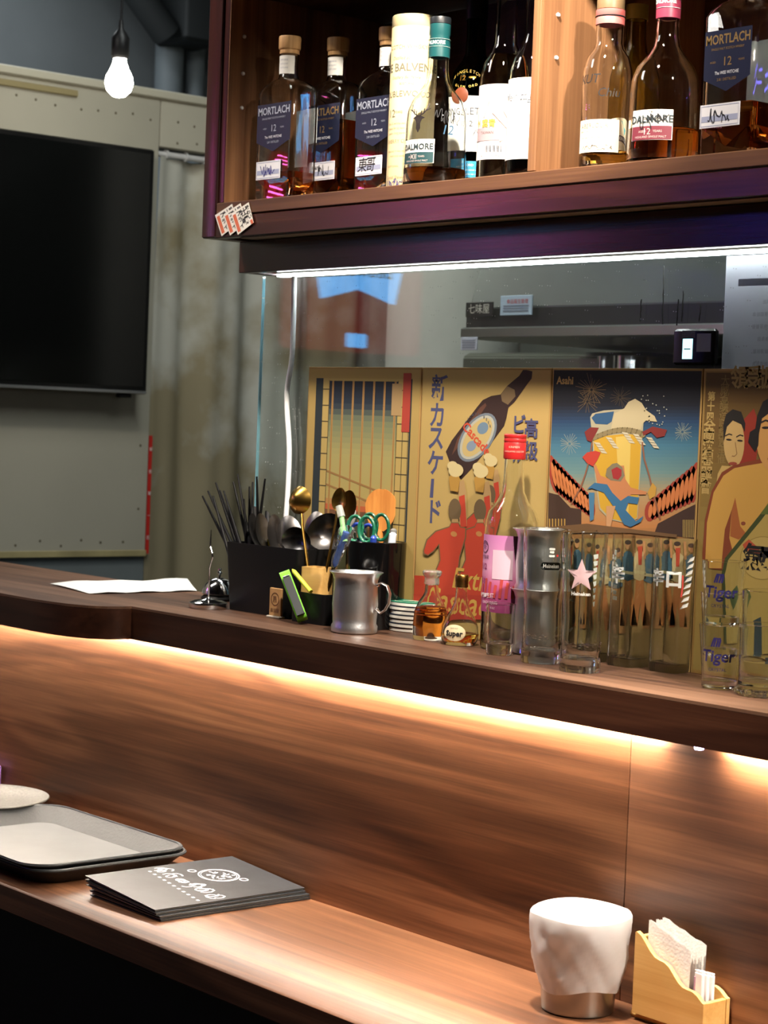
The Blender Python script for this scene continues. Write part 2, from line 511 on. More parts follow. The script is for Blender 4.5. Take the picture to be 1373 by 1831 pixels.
# notices stuck on the hood
def plate_on_y(name, label, cat, px0, py0, px1, py1, Y, m):
    a, c_ = at_y(px0, py0, Y), at_y(px1, py1, Y)
    x0, x1, z1, z0 = a.x, c_.x, a.z, c_.z
    o = thing(name, label, cat, ((x0+x1)/2, Y, z0))
    W_, H_ = (x1-x0)/2, z1-z0
    MB().box(-W_, W_, 0, .003, 0, H_, .0008).build('plate', m, o)
    return o, W_, H_
n1, W_, H_ = plate_on_y('hygiene_notice', 'pale blue notice with red and grey lines stuck on the hood', 'notice', 895, 529, 950, 563, 2.698, mat('pale_blue_card', (176, 196, 214), .5))
mb = MB(); text_on(mb, '食品衛生管理', lambda x, y: (x+W_*.1, -.0006, H_*.68+y), H_*.26); mb.build('lettering', mat('red_print', (190, 70, 60), .6), n1, smooth=False)
mb = MB()
for k in range(3): mb.box(-W_*.8, W_*.8, -.0008, -.0003, H_*(.2+.13*k), H_*(.2+.13*k)+H_*.05)
mb.build('print_lines', mat('grey_print', (120, 130, 146), .6), n1, smooth=False)
n2, W_, H_ = plate_on_y('name_plate', 'black plate with white characters stuck on the hood', 'sign', 833, 541, 880, 566, 2.698, mat('black_card', (24, 24, 24), .5))
mb = MB(); text_on(mb, '七味屋', lambda x, y: (x, -.0006, H_*.5+y), H_*.72); mb.build('lettering', mat('cream_print', (206, 204, 190), .6), n2, smooth=False)
n3, W_, H_ = plate_on_y('price_tag', 'small pale tag hanging below the lip of the hood', 'tag', 824, 603, 852, 626, 2.698, mat('pale_tag', (188, 190, 204), .6))
mb = MB()
for k in range(4): mb.box(-W_*.8, W_*.8, -.0008, -.0003, H_*(.18+.18*k), H_*(.18+.18*k)+H_*.06)
mb.build('print_lines', MATS['grey_print'], n3, smooth=False)

# television
tv = thing('television', 'large black flat screen television hung on the cream partition wall', 'television', (WX+.002, 2.805, CZ+.057))
TW, TH = .98, .604
MB().box(0, .05, -TW+.06, -.06, .04, TH-.04, .006).build('back_cover', BLACK_PL, tv)
fr_ = MB()
fr_.box(.05, .07, -TW, -.0, 0, TH, .003)
fr_.build('bezel', mat('black_bezel', (10, 10, 11), .3), tv)
MB().box(.0702, .0712, -TW+.012, -.012, .018, TH-.012).build('screen', mat('dark_screen', (7, 8, 8), .16), tv, smooth=False)
MB().box(.052, .0716, -TW+.001, -.001, .001, .0085, .001).build('silver_strip', mat('silver_trim', (170, 172, 175), .3, metal=.8), tv)
MB().box(.045, .065, -.075, -.04, -.010, .0005, .002).build('sensor', BLACK_PL, tv)

# bulb on its cord
B = at_x(213, 146, -3.72)
lb = thing('pendant_bulb', 'bare glowing light bulb on a black cord above the partition', 'lamp', B)
MB().lathe([(0, -.034), (.013, -.031), (.025, -.02), (.030, -.004), (.028, .010), (.020, .026), (.0145, .040), (.0135, .048), (0, .048)], 32).build('bulb_glass', mat('glowing_bulb', (255, 246, 228), .5, emit=30), lb)
MB().lathe([(0, .0485), (.015, .0485), (.019, .055), (.0195, .092), (.012, .104), (.006, .112), (.0045, .13), (0, .13)], 24).build('socket', BLACK_PL, lb)
MB().tube([(0, 0, .125), (.001, 0, .4), (0, 0, 2.998-B.z)], .0028, 8).build('cord', BLACK_PL, lb)

# lit sign on the partition wall, outside the picture; the glass mirrors it
sg = thing('beer_sign', 'red and blue illuminated beer sign mirrored in the glass pane', 'sign', (WX+.003, .505, CZ+.20))
MB().box(0, .03, -.24, .24, 0, .52, .01).build('red_panel', mat('lit_red_panel', (150, 38, 36), .4, emit=.55), sg)
rib = [(-.165, .30), (-.127, .137), (0, .17), (.127, .137), (.165, .30), (.10, .275), (0, .27), (-.10, .275)]
MB().prism(rib, .012, lambda u, v, w_: (.0305+w_, u, v)).build('blue_ribbon', mat('lit_blue_ribbon', (92, 160, 226), .4, emit=2.6), sg, smooth=False)
MB().box(.0305, .04, -.035, .035, .012, .05, .003).build('blue_tab', MATS['lit_blue_ribbon'], sg)
for k in range(3):
    MB().tube([(.040, -.19+.02*k, .40+.035*k), (.040, .19-.02*k, .40+.035*k)], .006, 10).build('neon_tube', mat('magenta_neon', (226, 96, 190), .5, emit=9), sg)
mb = MB(); text_on(mb, 'Budweiser', lambda x, y: (.0435, x, .222+y), .058, shear=.3, squash=.95); mb.build('lettering', mat('sign_navy', (28, 44, 80), .5), sg, smooth=False)

ns = thing('neon_light', 'violet blue neon light on the partition wall, mirrored in the dark cabinet rail', 'light', (WX+.003, -.88, CZ+.62))
MB().box(0, .012, -.26, .26, -.05, .11, .004).build('back_plate', BLACK_PL, ns)
for k in range(2):
    MB().tube([(.026, -.22, .06*k), (.026, .22, .06*k)], .007, 10).build('neon_tube', mat('violet_neon', (110, 96, 255), .5, emit=14), ns)

# ------------------------------------------------------------------ the bar
bar = thing('bar_counter', 'long walnut bar counter with a tall wooden riser panel behind it', 'counter', (0, 0, 0))
YF = 1.497
XL, XR = WX+.002, .9
MB().box(XL, XR, YF, RISER_Y-.0005, LZ-.04, LZ, .0025).build('counter_top', WALNUT, bar)
XS = at_y(1125, 1400, RISER_Y).x
zt = UZ-.0532
for (a, c_) in ((XL, XS-.0006), (XS+.0006, XR)):
    MB().box(a, c_, RISER_Y, RISER_Y+.018, LZ-.04, zt, .0006).build('riser_panel', WALNUT, bar)
MB().box(XL, XR, RISER_Y-.05, RISER_Y+.018, .02, LZ-.041).build('front_panel', mat('dark_bar_front', (20, 15, 13), .6), bar, smooth=False)
# raised counter: wide rounded part at the far end, narrow part along the glass
rc = thing('raised_counter', 'dark edged walnut raised counter carrying the glasses and bottles', 'counter', (0, 0, 0))
FY, BYY = 1.777, 2.046
cpts = [(XL, 1.69), (-2.86, 1.69), (-2.81, 1.693), (-2.765, 1.701), (-2.73, 1.716), (-2.709, 1.738), (-2.7015, 1.76), (-2.70, FY), (XR, FY), (XR, BYY), (XL, BYY)]
MB().prism(cpts, .004, lambda u, v, w_: (u, v, UZ-.004+w_)).build('top_sheet', WALNUT_TOP, rc, smooth=False)
MB().prism([(u, v) for u, v in cpts], .048, lambda u, v, w_: (u, v, UZ-.0525+w_)).build('edge_band', WALNUT_EDGE, rc, angle=30)
MB().box(XL, XR, RISER_Y+.0185, BYY-.01, UZ-.30, UZ-.053).build('support', MATS['dark_bar_front'], rc, smooth=False)
LED = mat('led_strip_glow', (255, 242, 224), .5, emit=75)
LEDW = mat('white_led_glow', (246, 252, 255), .5, emit=14)
g0, g1 = at_y(1185, 1330, RISER_Y).x, at_y(1300, 1345, RISER_Y).x
for (a, c_, n) in ((XL+.05, g0, 'long lit stretch of led strip under the raised counter edge'), (g1, XR, 'short lit stretch of led strip past the dark gap')):
    s_ = thing('led_strip', n, 'led strip', (0, 0, 0))
    MB().box(a, c_, RISER_Y-.016, RISER_Y-.002, UZ-.0575, UZ-.0535).build('channel', mat('white_led_tape', (220, 220, 215), .5), s_, smooth=False)
    MB().box(a, c_, RISER_Y-.013, RISER_Y-.005, UZ-.0592, UZ-.0577).build('diffuser', LED, s_, smooth=False)
dx = at_y(1252, 1337, FY+.01).x
o = MB().lathe([(0, -.004), (.005, -.003), (.006, 0), (0, 0)], 14).build('indicator_light', mat('violet_indicator', (200, 190, 255), .5, emit=14))
o.location = (dx, FY+.008, UZ-.053)
tag(o, 'tiny violet indicator light in the gap of the led strip', 'light')

# ------------------------------------------------------------------ wall cabinet
cab = thing('wall_cabinet', 'open walnut wall cabinet full of whisky bottles above the glass', 'cabinet', (0, 0, 0))
CF, CB, CXL, CXI = 1.87, 2.20, -2.677, -2.623
z0, z1, z2, zt = CZ+.288, CZ+.321, CZ+.343, CZ+.672
CXR = .9
MB().box(CXL, CXL+.037, CF, CB, z0+.001, zt+.45, .002).build('side_panel', CAB_DARKV, cab)
MB().box(CXL+.0385, CXI-.0015, CF+.004, CB, z2+.0005, zt, .001).build('side_panel', CAB_DARKV, cab)
MB().box(CXI-.0013, CXI, CF+.004, CB-.01, z2+.0005, zt).build('side_lining', CAB_V, cab, smooth=False)
MB().box(CXL+.0385, CXR, CF, CB, z1+.0015, z2, .0012).build('bottom_shelf', CAB_X, cab)
MB().box(CXL+.0375, CXR, CF+.001, CF+.02, z0, z1, .001).build('front_rail', CAB_DARK, cab)
MB().box(CXL+.0375, CXR, CF+.0205, CB, z0+.004, z0+.012).build('underside', mat('cabinet_underside', (150, 146, 130), .6), cab, smooth=False)
MB().box(CXI, CXR, CB-.009, CB, z2+.0005, zt).build('back_panel', CAB_X, cab, smooth=False)
MB().box(CXL+.0385, CXR, CF, CB, zt+.0005, zt+.022, .0012).build('upper_shelf', CAB_X, cab)
MB().box(CXL+.0375, CXR, CB-.009, CB, zt+.0225, zt+.4275).build('upper_back_panel', CAB_X, cab, smooth=False)
MB().box(CXL+.0375, CXR, CF, CB, zt+.428, zt+.45, .0012).build('top_board', CAB_DARK, cab)
PX0, PX1 = -1.938, -1.923
MB().box(PX0, PX1-.0014, CF+.001, CB-.0095, z2+.0005, zt-.0005, .0008).build('partition', CAB_V, cab)
MB().box(PX1-.0012, PX1, CF+.0035, CB-.0095, z2+.0005, zt-.0005).build('partition_face', CAB_V, cab, smooth=False)
MB().box(-.60, -.585, CF+.001, CB-.0095, z2+.0005, zt-.0005, .0008).build('partition', CAB_V, cab)
pin = mat('bright_pin', (235, 235, 235), .35, metal=.3)
for (X, zs) in ((CXI, (.607, .549, .495)), (PX1, (.551, .495))):
    for k, zz in enumerate(zs):
        o = MB().lathe([(0, .003), (.0022, .0026), (.0032, .001), (.0032, 0), (0, 0)], 12)
        o.xf(Matrix.Translation((X, CF+.031, CZ+zz)) @ Matrix.Rotation(PI/2, 4, 'Y'))
        o.build('shelf_pin', pin, cab)
MB().box(CXL+.001, CXR, 1.945, 1.963, CZ+.24, z0+.003, .001).build('valance', CAB_DARK, cab)
MB().box(CXL+.001, CXL+.018, 1.9635, 2.05, CZ+.24, z0+.003, .001).build('valance', CAB_DARK, cab)
MB().box(CXL+.019, CXR, 1.9635, 2.05, CZ+.246, CZ+.252).build('soffit', MATS['cabinet_underside'], cab, smooth=False)
s_ = thing('led_strip', 'white led strip along the top of the glass pane', 'led strip', (0, 0, 0))
MB().box(CXL+.0185, CXR, 2.007, 2.027, CZ+.2425, CZ+.2455).build('channel', MATS['white_led_tape'], s_, smooth=False)
MB().box(CXL+.0185, CXR, 2.010, 2.024, CZ+.2385, CZ+.2423).build('diffuser', LEDW, s_, smooth=False)

# three diamond stickers on the cabinet corner
ST = mat('sticker_white', (226, 222, 212), .5)
for k, off in enumerate((-.0445, -.0215, 0)):
    q = [(-2.596+off, .324), (-2.551+off, .339), (-2.536+off, .307), (-2.576+off, .290)]
    cxm, czm = sum(p[0] for p in q)/4, sum(p[1] for p in q)/4
    names = ('undermost of three diamond food stickers, at the cabinet corner', 'middle one of three overlapping diamond food stickers on the cabinet', 'uppermost diamond food sticker, nearest the purple sheen of the rail')
    yy = CF-.0004-.0005*k
    t = thing('food_sticker', names[k], 'sticker', (cxm, yy, CZ+czm), 0, 'diamond stickers on the cabinet corner')
    MB().prism([((u-cxm), (v-czm)) for u, v in q], .0004, lambda u, v, w_: (u, -w_, v)).build('paper', ST, t, smooth=False)
    ux, uz = q[1][0]-q[0][0], q[1][1]-q[0][1]
    vx, vz = q[3][0]-q[0][0], q[3][1]-q[0][1]
    def F(a, b2): return (q[0][0]+ux*a+vx*b2-cxm, -.0006, q[0][1]+uz*a+vz*b2-czm)
    mb = MB(); mb.quad(F(.06, .12), F(.22, .12), F(.22, .92), F(.06, .92)); mb.build('orange_bar', mat('orange_print', (204, 104, 74), .6), t, smooth=False)
    mb = MB()
    for (s, a, b2, sz) in (('フ', .36, .2, .24), ('ラ', .36, .48, .24), ('イ', .36, .76, .24), ('牡', .6, .28, .36), ('蠣', .6, .66, .38), ('味', .86, .18, .2), ('わ', .86, .4, .2), ('い', .86, .6, .2)):
        text_on(mb, s, lambda x, y, a=a, b2=b2: F(a+x, b2-y), sz, bold=.006)
    mb.build('lettering', INK, t, smooth=False)
    mb = MB(); mb.quad(F(.8, .74), F(.93, .74), F(.93, .92), F(.8, .92)); mb.build('seal_print', MATS['orange_print'], t, smooth=False)

# ------------------------------------------------------------------ glass pane with its dust
def pane_material():
    m = bpy.data.materials.new('dusty_pane'); m.use_nodes = True
    nt = m.node_tree; N = nt.nodes.new; L = nt.links.new
    for n in list(nt.nodes):
        if n.type != 'OUTPUT_MATERIAL': nt.nodes.remove(n)
    out = nt.nodes[0]
    tr = N('ShaderNodeBsdfTransparent'); tr.inputs[0].default_value = (.93, .96, .95, 1)
    gl = N('ShaderNodeBsdfGlossy'); gl.inputs['Roughness'].default_value = .0; gl.inputs[0].default_value = (1, 1, 1, 1)
    ge = N('ShaderNodeNewGeometry'); dt = N('ShaderNodeVectorMath'); dt.operation = 'DOT_PRODUCT'
    L(ge.outputs['Normal'], dt.inputs[0]); L(ge.outputs['Incoming'], dt.inputs[1])
    ab = N('ShaderNodeMath'); ab.operation = 'ABSOLUTE'; L(dt.outputs['Value'], ab.inputs[0])
    om = N('ShaderNodeMath'); om.operation = 'SUBTRACT'; om.inputs[0].default_value = 1; L(ab.outputs[0], om.inputs[1])
    pw = N('ShaderNodeMath'); pw.operation = 'POWER'; pw.inputs[1].default_value = 5; L(om.outputs[0], pw.inputs[0])
    fz = N('ShaderNodeMath'); fz.operation = 'MULTIPLY_ADD'; fz.inputs[1].default_value = .96; fz.inputs[2].default_value = .04; L(pw.outputs[0], fz.inputs[0])
    mx = N('ShaderNodeMixShader'); L(fz.outputs[0], mx.inputs[0]); L(tr.outputs[0], mx.inputs[1]); L(gl.outputs[0], mx.inputs[2])
    df = N('ShaderNodeBsdfDiffuse'); df.inputs[0].default_value = (.8, .82, .82, 1)
    tc = N('ShaderNodeTexCoord')
    vo = N('ShaderNodeTexVoronoi'); vo.voronoi_dimensions = '2D'; vo.inputs['Scale'].default_value = 34
    sx = N('ShaderNodeSeparateXYZ'); cx_ = N('ShaderNodeCombineXYZ'); L(tc.outputs['Object'], sx.inputs[0])
    L(sx.outputs['X'], cx_.inputs['X']); L(sx.outputs['Z'], cx_.inputs['Y']); L(cx_.outputs[0], vo.inputs['Vector'])
    sp = N('ShaderNodeMath'); sp.operation = 'LESS_THAN'; sp.inputs[1].default_value = .026
    L(vo.outputs['Distance'], sp.inputs[0])
    nz = N('ShaderNodeTexNoise'); nz.inputs['Scale'].default_value = 9; nz.inputs['Detail'].default_value = 7; nz.inputs['Roughness'].default_value = .65
    L(tc.outputs['Object'], nz.inputs['Vector'])
    rp = N('ShaderNodeMapRange'); rp.inputs[1].default_value = .5; rp.inputs[2].default_value = .75; rp.inputs[3].default_value = .008; rp.inputs[4].default_value = .05
    L(nz.outputs['Fac'], rp.inputs[0])
    s2 = N('ShaderNodeMath'); s2.operation = 'MULTIPLY'; s2.inputs[1].default_value = .5; L(sp.outputs[0], s2.inputs[0])
    ad = N('ShaderNodeMath'); ad.operation = 'MAXIMUM'; L(s2.outputs[0], ad.inputs[0]); L(rp.outputs[0], ad.inputs[1])
    m2 = N('ShaderNodeMixShader'); L(ad.outputs[0], m2.inputs[0]); L(mx.outputs[0], m2.inputs[1]); L(df.outputs[0], m2.inputs[2])
    L(m2.outputs[0], out.inputs[0])
    return m
gp = thing('glass_pane', 'dusty upright glass pane between the raised counter and the cabinet', 'glass pane', (0, GLASS_Y, UZ))
GX0 = -2.684
MB().box(GX0+.001, .9, 0, .005, .0005, .1305+.239-.0).build('pane', pane_material(), gp, smooth=False)
gp.children[0].data.transform(Matrix.Diagonal((1, 1, (CZ+.2395-UZ)/.3695, 1)))
MB().box(GX0, GX0+.0009, -.0002, .0052, .0005, CZ+.2395-UZ).build('polished_edge', mat('cyan_glass_edge', (140, 196, 214), .15, trans=.4), gp, smooth=False)
rnd = random.Random(5)
DRIP = mat('dark_drip', (30, 28, 26), .8)
for (px, py0, py1) in ((1187, 475, 580), (1213, 535, 582), (1222, 520, 575), (1147, 535, 575), (1253, 545, 575)):
    pts = []
    for k in range(9):
        p = at_y(px-(k*.3), py0+(py1-py0)*k/8, GLASS_Y)
        pts.append((p.x+rnd.uniform(-.0006, .0006), -.0004, p.z-UZ))
    MB().tube(pts, [.0006+.0009*abs(math.sin(k*1.3+px)) for k in range(9)], 6, .3).build('drip_stain', DRIP, gp)

# white electric cable hanging in front of the glass
cbpx = [(526, 494), (525, 560), (522, 640), (514, 690), (513, 730), (517, 800), (515, 870), (511, 930), (508, 1000), (500, 1062)]
P = [at_y(x, y, GLASS_Y-.006) for x, y in cbpx]
Q = []
for i in range(len(P)-1):
    for k in range(4):
        t = k/4; p0, p1, p2, p3 = P[max(i-1, 0)], P[i], P[i+1], P[min(i+2, len(P)-1)]
        Q.append(.5*((2*p1)+(p2-p0)*t+(2*p0-5*p1+4*p2-p3)*t*t+(3*p1-p0-3*p2+p3)*t**3))
cb = MB().tube(Q, .0042, 10).build('white_cable', mat('white_cable_pvc', (238, 240, 240), .4))
tag(cb, 'white electric cable hanging down in front of the glass pane', 'cable')

# sheet on the kitchen side of the pane, timer on the pane
a = at_y(1299, 458, GLASS_Y+.007)
SHM = bpy.data.materials.new('translucent_sheet'); SHM.use_nodes = True
nt = SHM.node_tree; tl = nt.nodes.new('ShaderNodeBsdfTranslucent'); tl.inputs[0].default_value = (.82, .82, .86, 1)
nt.nodes['Principled BSDF'].inputs['Base Color'].default_value = (.72, .72, .78, 1); nt.nodes['Principled BSDF'].inputs['Roughness'].default_value = .8
mx = nt.nodes.new('ShaderNodeMixShader'); mx.inputs[0].default_value = .55
nt.links.new(nt.nodes['Principled BSDF'].outputs[0], mx.inputs[1]); nt.links.new(tl.outputs[0], mx.inputs[2]); nt.links.new(mx.outputs[0], nt.nodes['Material Output'].inputs[0])
sh = thing('menu_sheet', 'white printed sheet taped behind the right end of the glass pane', 'paper', (a.x, GLASS_Y+.007, CZ+.236-.297))
MB().box(0, .21, 0, .0006, 0, .296).build('sheet', SHM, sh, smooth=False)
mb = MB().box(.022, .19, -.0008, -.0002, .257, .266)
HDM = SHM.copy(); HDM.node_tree.nodes['Principled BSDF'].inputs['Base Color'].default_value = (.3, .3, .34, 1); HDM.node_tree.nodes['Translucent BSDF'].inputs[0].default_value = (.5, .5, .54, 1)
mb.build('header_print', HDM, sh, smooth=False)
mb = MB(); rnd = random.Random(2)
for k in range(11):
    x = .19-.0; n = rnd.randint(4, 9)
    text_on(mb, ''.join(rnd.choice('餐酒飯麵茶湯串燒魚蝦') for _ in range(n)), lambda x, y, k=k: (.075-x, -.0006, .236-k*.0155+y), .0062)
mb.build('lettering', mat('faint_print', (176, 176, 186), .7), sh, smooth=False)
a, c_ = at_y(1212, 589, GLASS_Y-.001), at_y(1284, 653, GLASS_Y-.001)
tm = thing('kitchen_timer', 'small black timer with a pale blue display stuck on the glass', 'timer', ((a.x+c_.x)/2, GLASS_Y-.0005, c_.z))
W_, H_ = (c_.x-a.x)/2, a.z-c_.z
MB().box(-W_, W_, -.010, 0, 0, H_, .003).build('case', mat('timer_black', (14, 15, 17), .2), tm)
MB().box(-W_*.48, -W_*.02, -.0108, -.0101, H_*.16, H_*.72).build('display', mat('timer_display', (150, 215, 222), .4, emit=.75), tm, smooth=False)
MB().box(W_*.18, W_*.84, -.0106, -.0101, H_*.36, H_*.86).build('grey_label', mat('timer_grey', (110, 118, 126), .4), tm, smooth=False)
mb = MB()
for k in range(6): mb.box(-W_*.52, W_*.08, -.0108, -.0101, H_*(.76+.035*k), H_*(.775+.035*k))
mb.build('vent_lines', MATS['timer_grey'], tm, smooth=False)
mb = MB(); mb.box(-W_*.4, -W_*.1, -.0112, -.0109, H_*.42, H_*.45); mb.build('digits', INK, tm, smooth=False)
# ------------------------------------------------------------------ posters standing against the pane
PY = 1.985
KR = mat('kraft_card', (150, 118, 66), .8)
def ink(c):
    return mat('print_%02x%02x%02x' % tuple(c), tuple(int(v*.9) for v in c), .75)
class Poster:
    """One card standing on the raised counter; art is drawn on its face plane, each layer a hair prouder."""
    def __init__(s, label, x0, x1, paper):
        s.x0, s.x1 = x0, x1
        s.t = thing('poster', label, 'poster', ((x0+x1)/2, PY, UZ+.0004), 0)
        s.h = CZ+.09-UZ
        w2 = (x1-x0)/2-.0006
        MB().box(-w2, w2, 0, .0035, 0, s.h, .0004).build('card', KR, s.t)
        s.mb, s.n, s.w2 = MB(), 0, w2
        s.rect(-w2+.002, w2-.002, .002, s.h-.003, paper)
    def q(s, x, z):
        return (x, -.00012-.00003*s.n, z)
    def rect(s, x0, x1, z0, z1, c):
        s.poly([(x0, z0), (x1, z0), (x1, z1), (x0, z1)], c)
    def poly(s, pts, c):
        s.n += 1
        cl = [(max(-s.w2+.002, min(s.w2-.002, u)), max(.002, min(s.h-.003, v))) for u, v in pts]
        s.mb.use(ink(c)).add([s.q(u, v) for u, v in cl], [tuple(range(len(cl)))])
    def px(s, x, y):                       # photograph pixel -> card coordinates
        p = at_y(x, y, PY); return (p.x-s.t.location.x, p.z-s.t.location.z)
    def P(s, pts, c):
        s.poly([s.px(*p) for p in pts], c)
    def line(s, pts, w, c):
        s.n += 1
        s.mb.use(ink(c))
        ribbon(s.mb, lambda u, v: s.q(max(-s.w2+.002, min(s.w2-.002, u)), max(.002, min(s.h-.003, v))), [s.px(*p) for p in pts], w)
    def text(s, st, x, y, size, c, **k):
        s.n += 1
        s.mb.use(ink(c))
        u, v = s.px(x, y)
        text_on(s.mb, st, lambda a, b: s.q(u+a, v+b), size, **k)
    def done(s):
        s.mb.build('print', None, s.t, smooth=False)
def zo(ox, oy, sc, pts):
    return [(ox+x/sc, oy+y/sc) for x, y in pts]
def mix(a, b, t):
    return tuple(int(a[i]+(b[i]-a[i])*t) for i in range(3))

# 1: plain banded landscape panel with a gold lattice border
p = Poster('poster of a dark to gold banded panel with thin upright bars, leftmost at the cable', -2.533, -2.2615, (176, 148, 84))
a0, a1 = p.px(566, 676)[0], p.px(738, 676)[0]
b0, b1 = .02, p.px(566, 676)[1]
p.rect(a0, a1, b0, b1, (34, 44, 48))
i0, i1 = a0+.018, a1-.004
p.rect(i0, i1, b0, b1, (184, 158, 92))
g0, g1 = i0+.016, i1-.028
stops = [(0, (20, 28, 42)), (.10, (30, 42, 58)), (.17, (112, 120, 92)), (.32, (166, 156, 98)), (.52, (176, 156, 92)), (.57, (190, 84, 46)), (.60, (66, 74, 56)), (.72, (84, 86, 58)), (1, (96, 92, 56))]
for k in range(40):
    t = (k+.5)/40
    for (t0, c0), (t1, c1) in zip(stops, stops[1:]):
        if t0 <= t <= t1: c = mix(c0, c1, (t-t0)/(t1-t0))
    p.n = 4
    p.rect(g0, g1, b1-.004-(b1-b0-.004)*(k+1)/40, b1-.004-(b1-b0-.004)*k/40, c)
for k in range(7):
    x = g0+(g1-g0)*(k+.35)/6.6
    p.n = 8
    p.rect(x-.0022, x+.0022, b0, b1-.004, (176, 134, 74))
    p.n = 9
    p.rect(x-.0004, x+.0004, b0, b1-.004, (120, 84, 44))
for zf in (.56, .50):
    p.n = 10
    p.poly([(g0, b0+(b1-b0)*zf+.012), (g1, b0+(b1-b0)*zf-.022), (g1, b0+(b1-b0)*zf-.025), (g0, b0+(b1-b0)*zf+.009)], (150, 112, 62))
for k in range(14):
    z = b0+(b1-b0)*(k+.3)/14
    for (u0, u1) in ((i0, g0), (g1, i1)):
        p.n = 11
        p.rect(u0, u1, z, z+.0012, (70, 62, 40))
for u in (g0, g1, (g1+i1)/2, i1-.001):
    p.n = 12
    p.rect(u-.0006, u+.0006, b0, b1-.003, (70, 62, 40))
u, v = p.px(727, 720)
p.n = 13
p.rect(u-.009, u+.009, v-.044, v+.044, (170, 60, 44))
p.rect(u-.034, u-.011, v-.02, v+.028, (168, 138, 92))
p.done()

# 2: vintage beer advertisement
Z = lambda pts: zo(540, 640, 2.985, pts)
p = Poster('poster of a tilted brown beer bottle above women in red dresses', -2.2605, -1.9895, (184, 156, 92))
NAVY = (70, 74, 112)
for (s, x, y, sz) in (('新', 735, 170, .040), ('カ', 722, 315, .040), ('ス', 715, 435, .040), ('ケ', 712, 570, .040), ('ド', 704, 830, .040)):
    p.text(s, *Z([(x, y)])[0], sz, NAVY, bold=.0009, squash=.92)
p.P(Z([(690, 645), (706, 645), (700, 745), (682, 745)]), NAVY)
p.P(Z([(768, 500), (800, 440), (935, 262), (965, 225), (1010, 203), (1060, 195), (1095, 150), (1160, 95), (1180, 64), (1200, 58), (1230, 72), (1226, 110), (1195, 150), (1135, 235), (1102, 265), (1092, 320), (1080, 362), (960, 525), (905, 592), (850, 650), (800, 585)]), (48, 26, 20))
p.P(Z([(1062, 195), (1096, 150), (1135, 170), (1140, 205), (1100, 250), (1068, 232)]), (120, 98, 66))
p.P(Z([(830, 430), (950, 265), (980, 240), (985, 255), (860, 440), (800, 520)]), (92, 56, 40))
rr = math.radians(-57)
p.P(Z(ell(936, 424, 146, 82, rr, 28)), (112, 122, 132))
p.P(Z(ell(936, 424, 132, 70, rr, 28)), (176, 176, 162))
p.P(Z(ell(936, 424, 118, 58, rr, 28)), (190, 168, 110))
p.P(Z(ell(966, 375, 34, 28, rr, 18)), (108, 132, 152))
p.P(Z(ell(905, 470, 30, 24, rr, 18)), (126, 142, 158))
p.n += 1; p.mb.use(ink((196, 74, 44)))
u0, v0 = p.px(*Z([(928, 428)])[0])
cs, sn = math.cos(math.radians(-36)), math.sin(math.radians(-36))
text_on(p.mb, 'Cascade', lambda x, y: p.q(u0+x*cs-y*sn, v0+x*sn+y*cs), .020, shear=.2, bold=.0005)
for k, ch in enumerate('CASCADE BEER'):
    a = math.radians(150-k*11)
    uu, vv = 936+math.cos(a)*70*1.15, 424-math.sin(a)*124
    p.text(ch, *Z([(uu, vv)])[0], .0055, (70, 84, 104))
for (s, x, y) in (('高', 1225, 385), ('級', 1222, 505), ('ビ', 1160, 362), ('ル', 1160, 520)):
    p.text(s, *Z([(x, y)])[0], .029, NAVY, bold=.0006)
RED, RED2, SKIN, SHD = (188, 62, 36), (160, 48, 30), (176, 142, 92), (112, 88, 54)
def lady(dx, dy, sc):
    T = lambda pts: Z([(x*sc+dx, y*sc+dy) for x, y in pts])
    p.P(T([(845, 890), (838, 740), (846, 660), (868, 650), (880, 720), (885, 900)]), SKIN)          # raised arm
    p.P(T([(842, 740), (872, 730), (884, 900), (850, 905)]), RED)
    p.P(T(ell(820, 812, 34, 62, 0, 18)), (104, 84, 54))                                         # hair
    p.P(T([(806, 860), (838, 860), (842, 892), (800, 892)]), SKIN)
    p.P(T([(650, 1030), (668, 968), (716, 922), (790, 898), (800, 878), (840, 878), (850, 900), (882, 905), (880, 960), (850, 1060), (842, 1130), (860, 1190), (700, 1170), (738, 1080), (732, 1000), (706, 1036), (676, 1056), (652, 1048)]), SHD)
    p.P(T([(656, 1030), (674, 972), (720, 928), (792, 904), (802, 882), (838, 882), (848, 905), (876, 910), (874, 958), (844, 1060), (836, 1130), (850, 1190), (708, 1168), (744, 1080), (738, 990), (704, 1030), (676, 1050), (660, 1044)]), RED)
    p.P(T(ell(815, 940, 18, 14, .4, 12)), (190, 130, 70))
    p.P(T([(788, 640), (800, 622), (842, 628), (848, 650), (838, 716), (796, 708)]), (176, 134, 56))  # beer mug
    p.P(T(ell(826, 600, 40, 36, 0, 16)), (206, 188, 136))
    p.P(T(ell(808, 575, 28, 24, 0, 14)), (206, 188, 136))
lady(310, 40, .85)
lady(150, 18, .98)
lady(0, 0, 1)
p.P(Z([(602, 1160), (700, 1165), (880, 1180), (1330, 1190), (1330, 1400), (600, 1400)]), RED)
p.P(Z([(600, 1260), (1330, 1280), (1330, 1400), (600, 1400)]), (176, 54, 34))
YEL = (206, 164, 74)
p.text('Extra', *Z([(915, 1190)])[0], .042, YEL, shear=.25, bold=.0005)
p.text('Cascade', *Z([(850, 1310)])[0], .050, YEL, shear=.25, bold=.0005)
p.done()

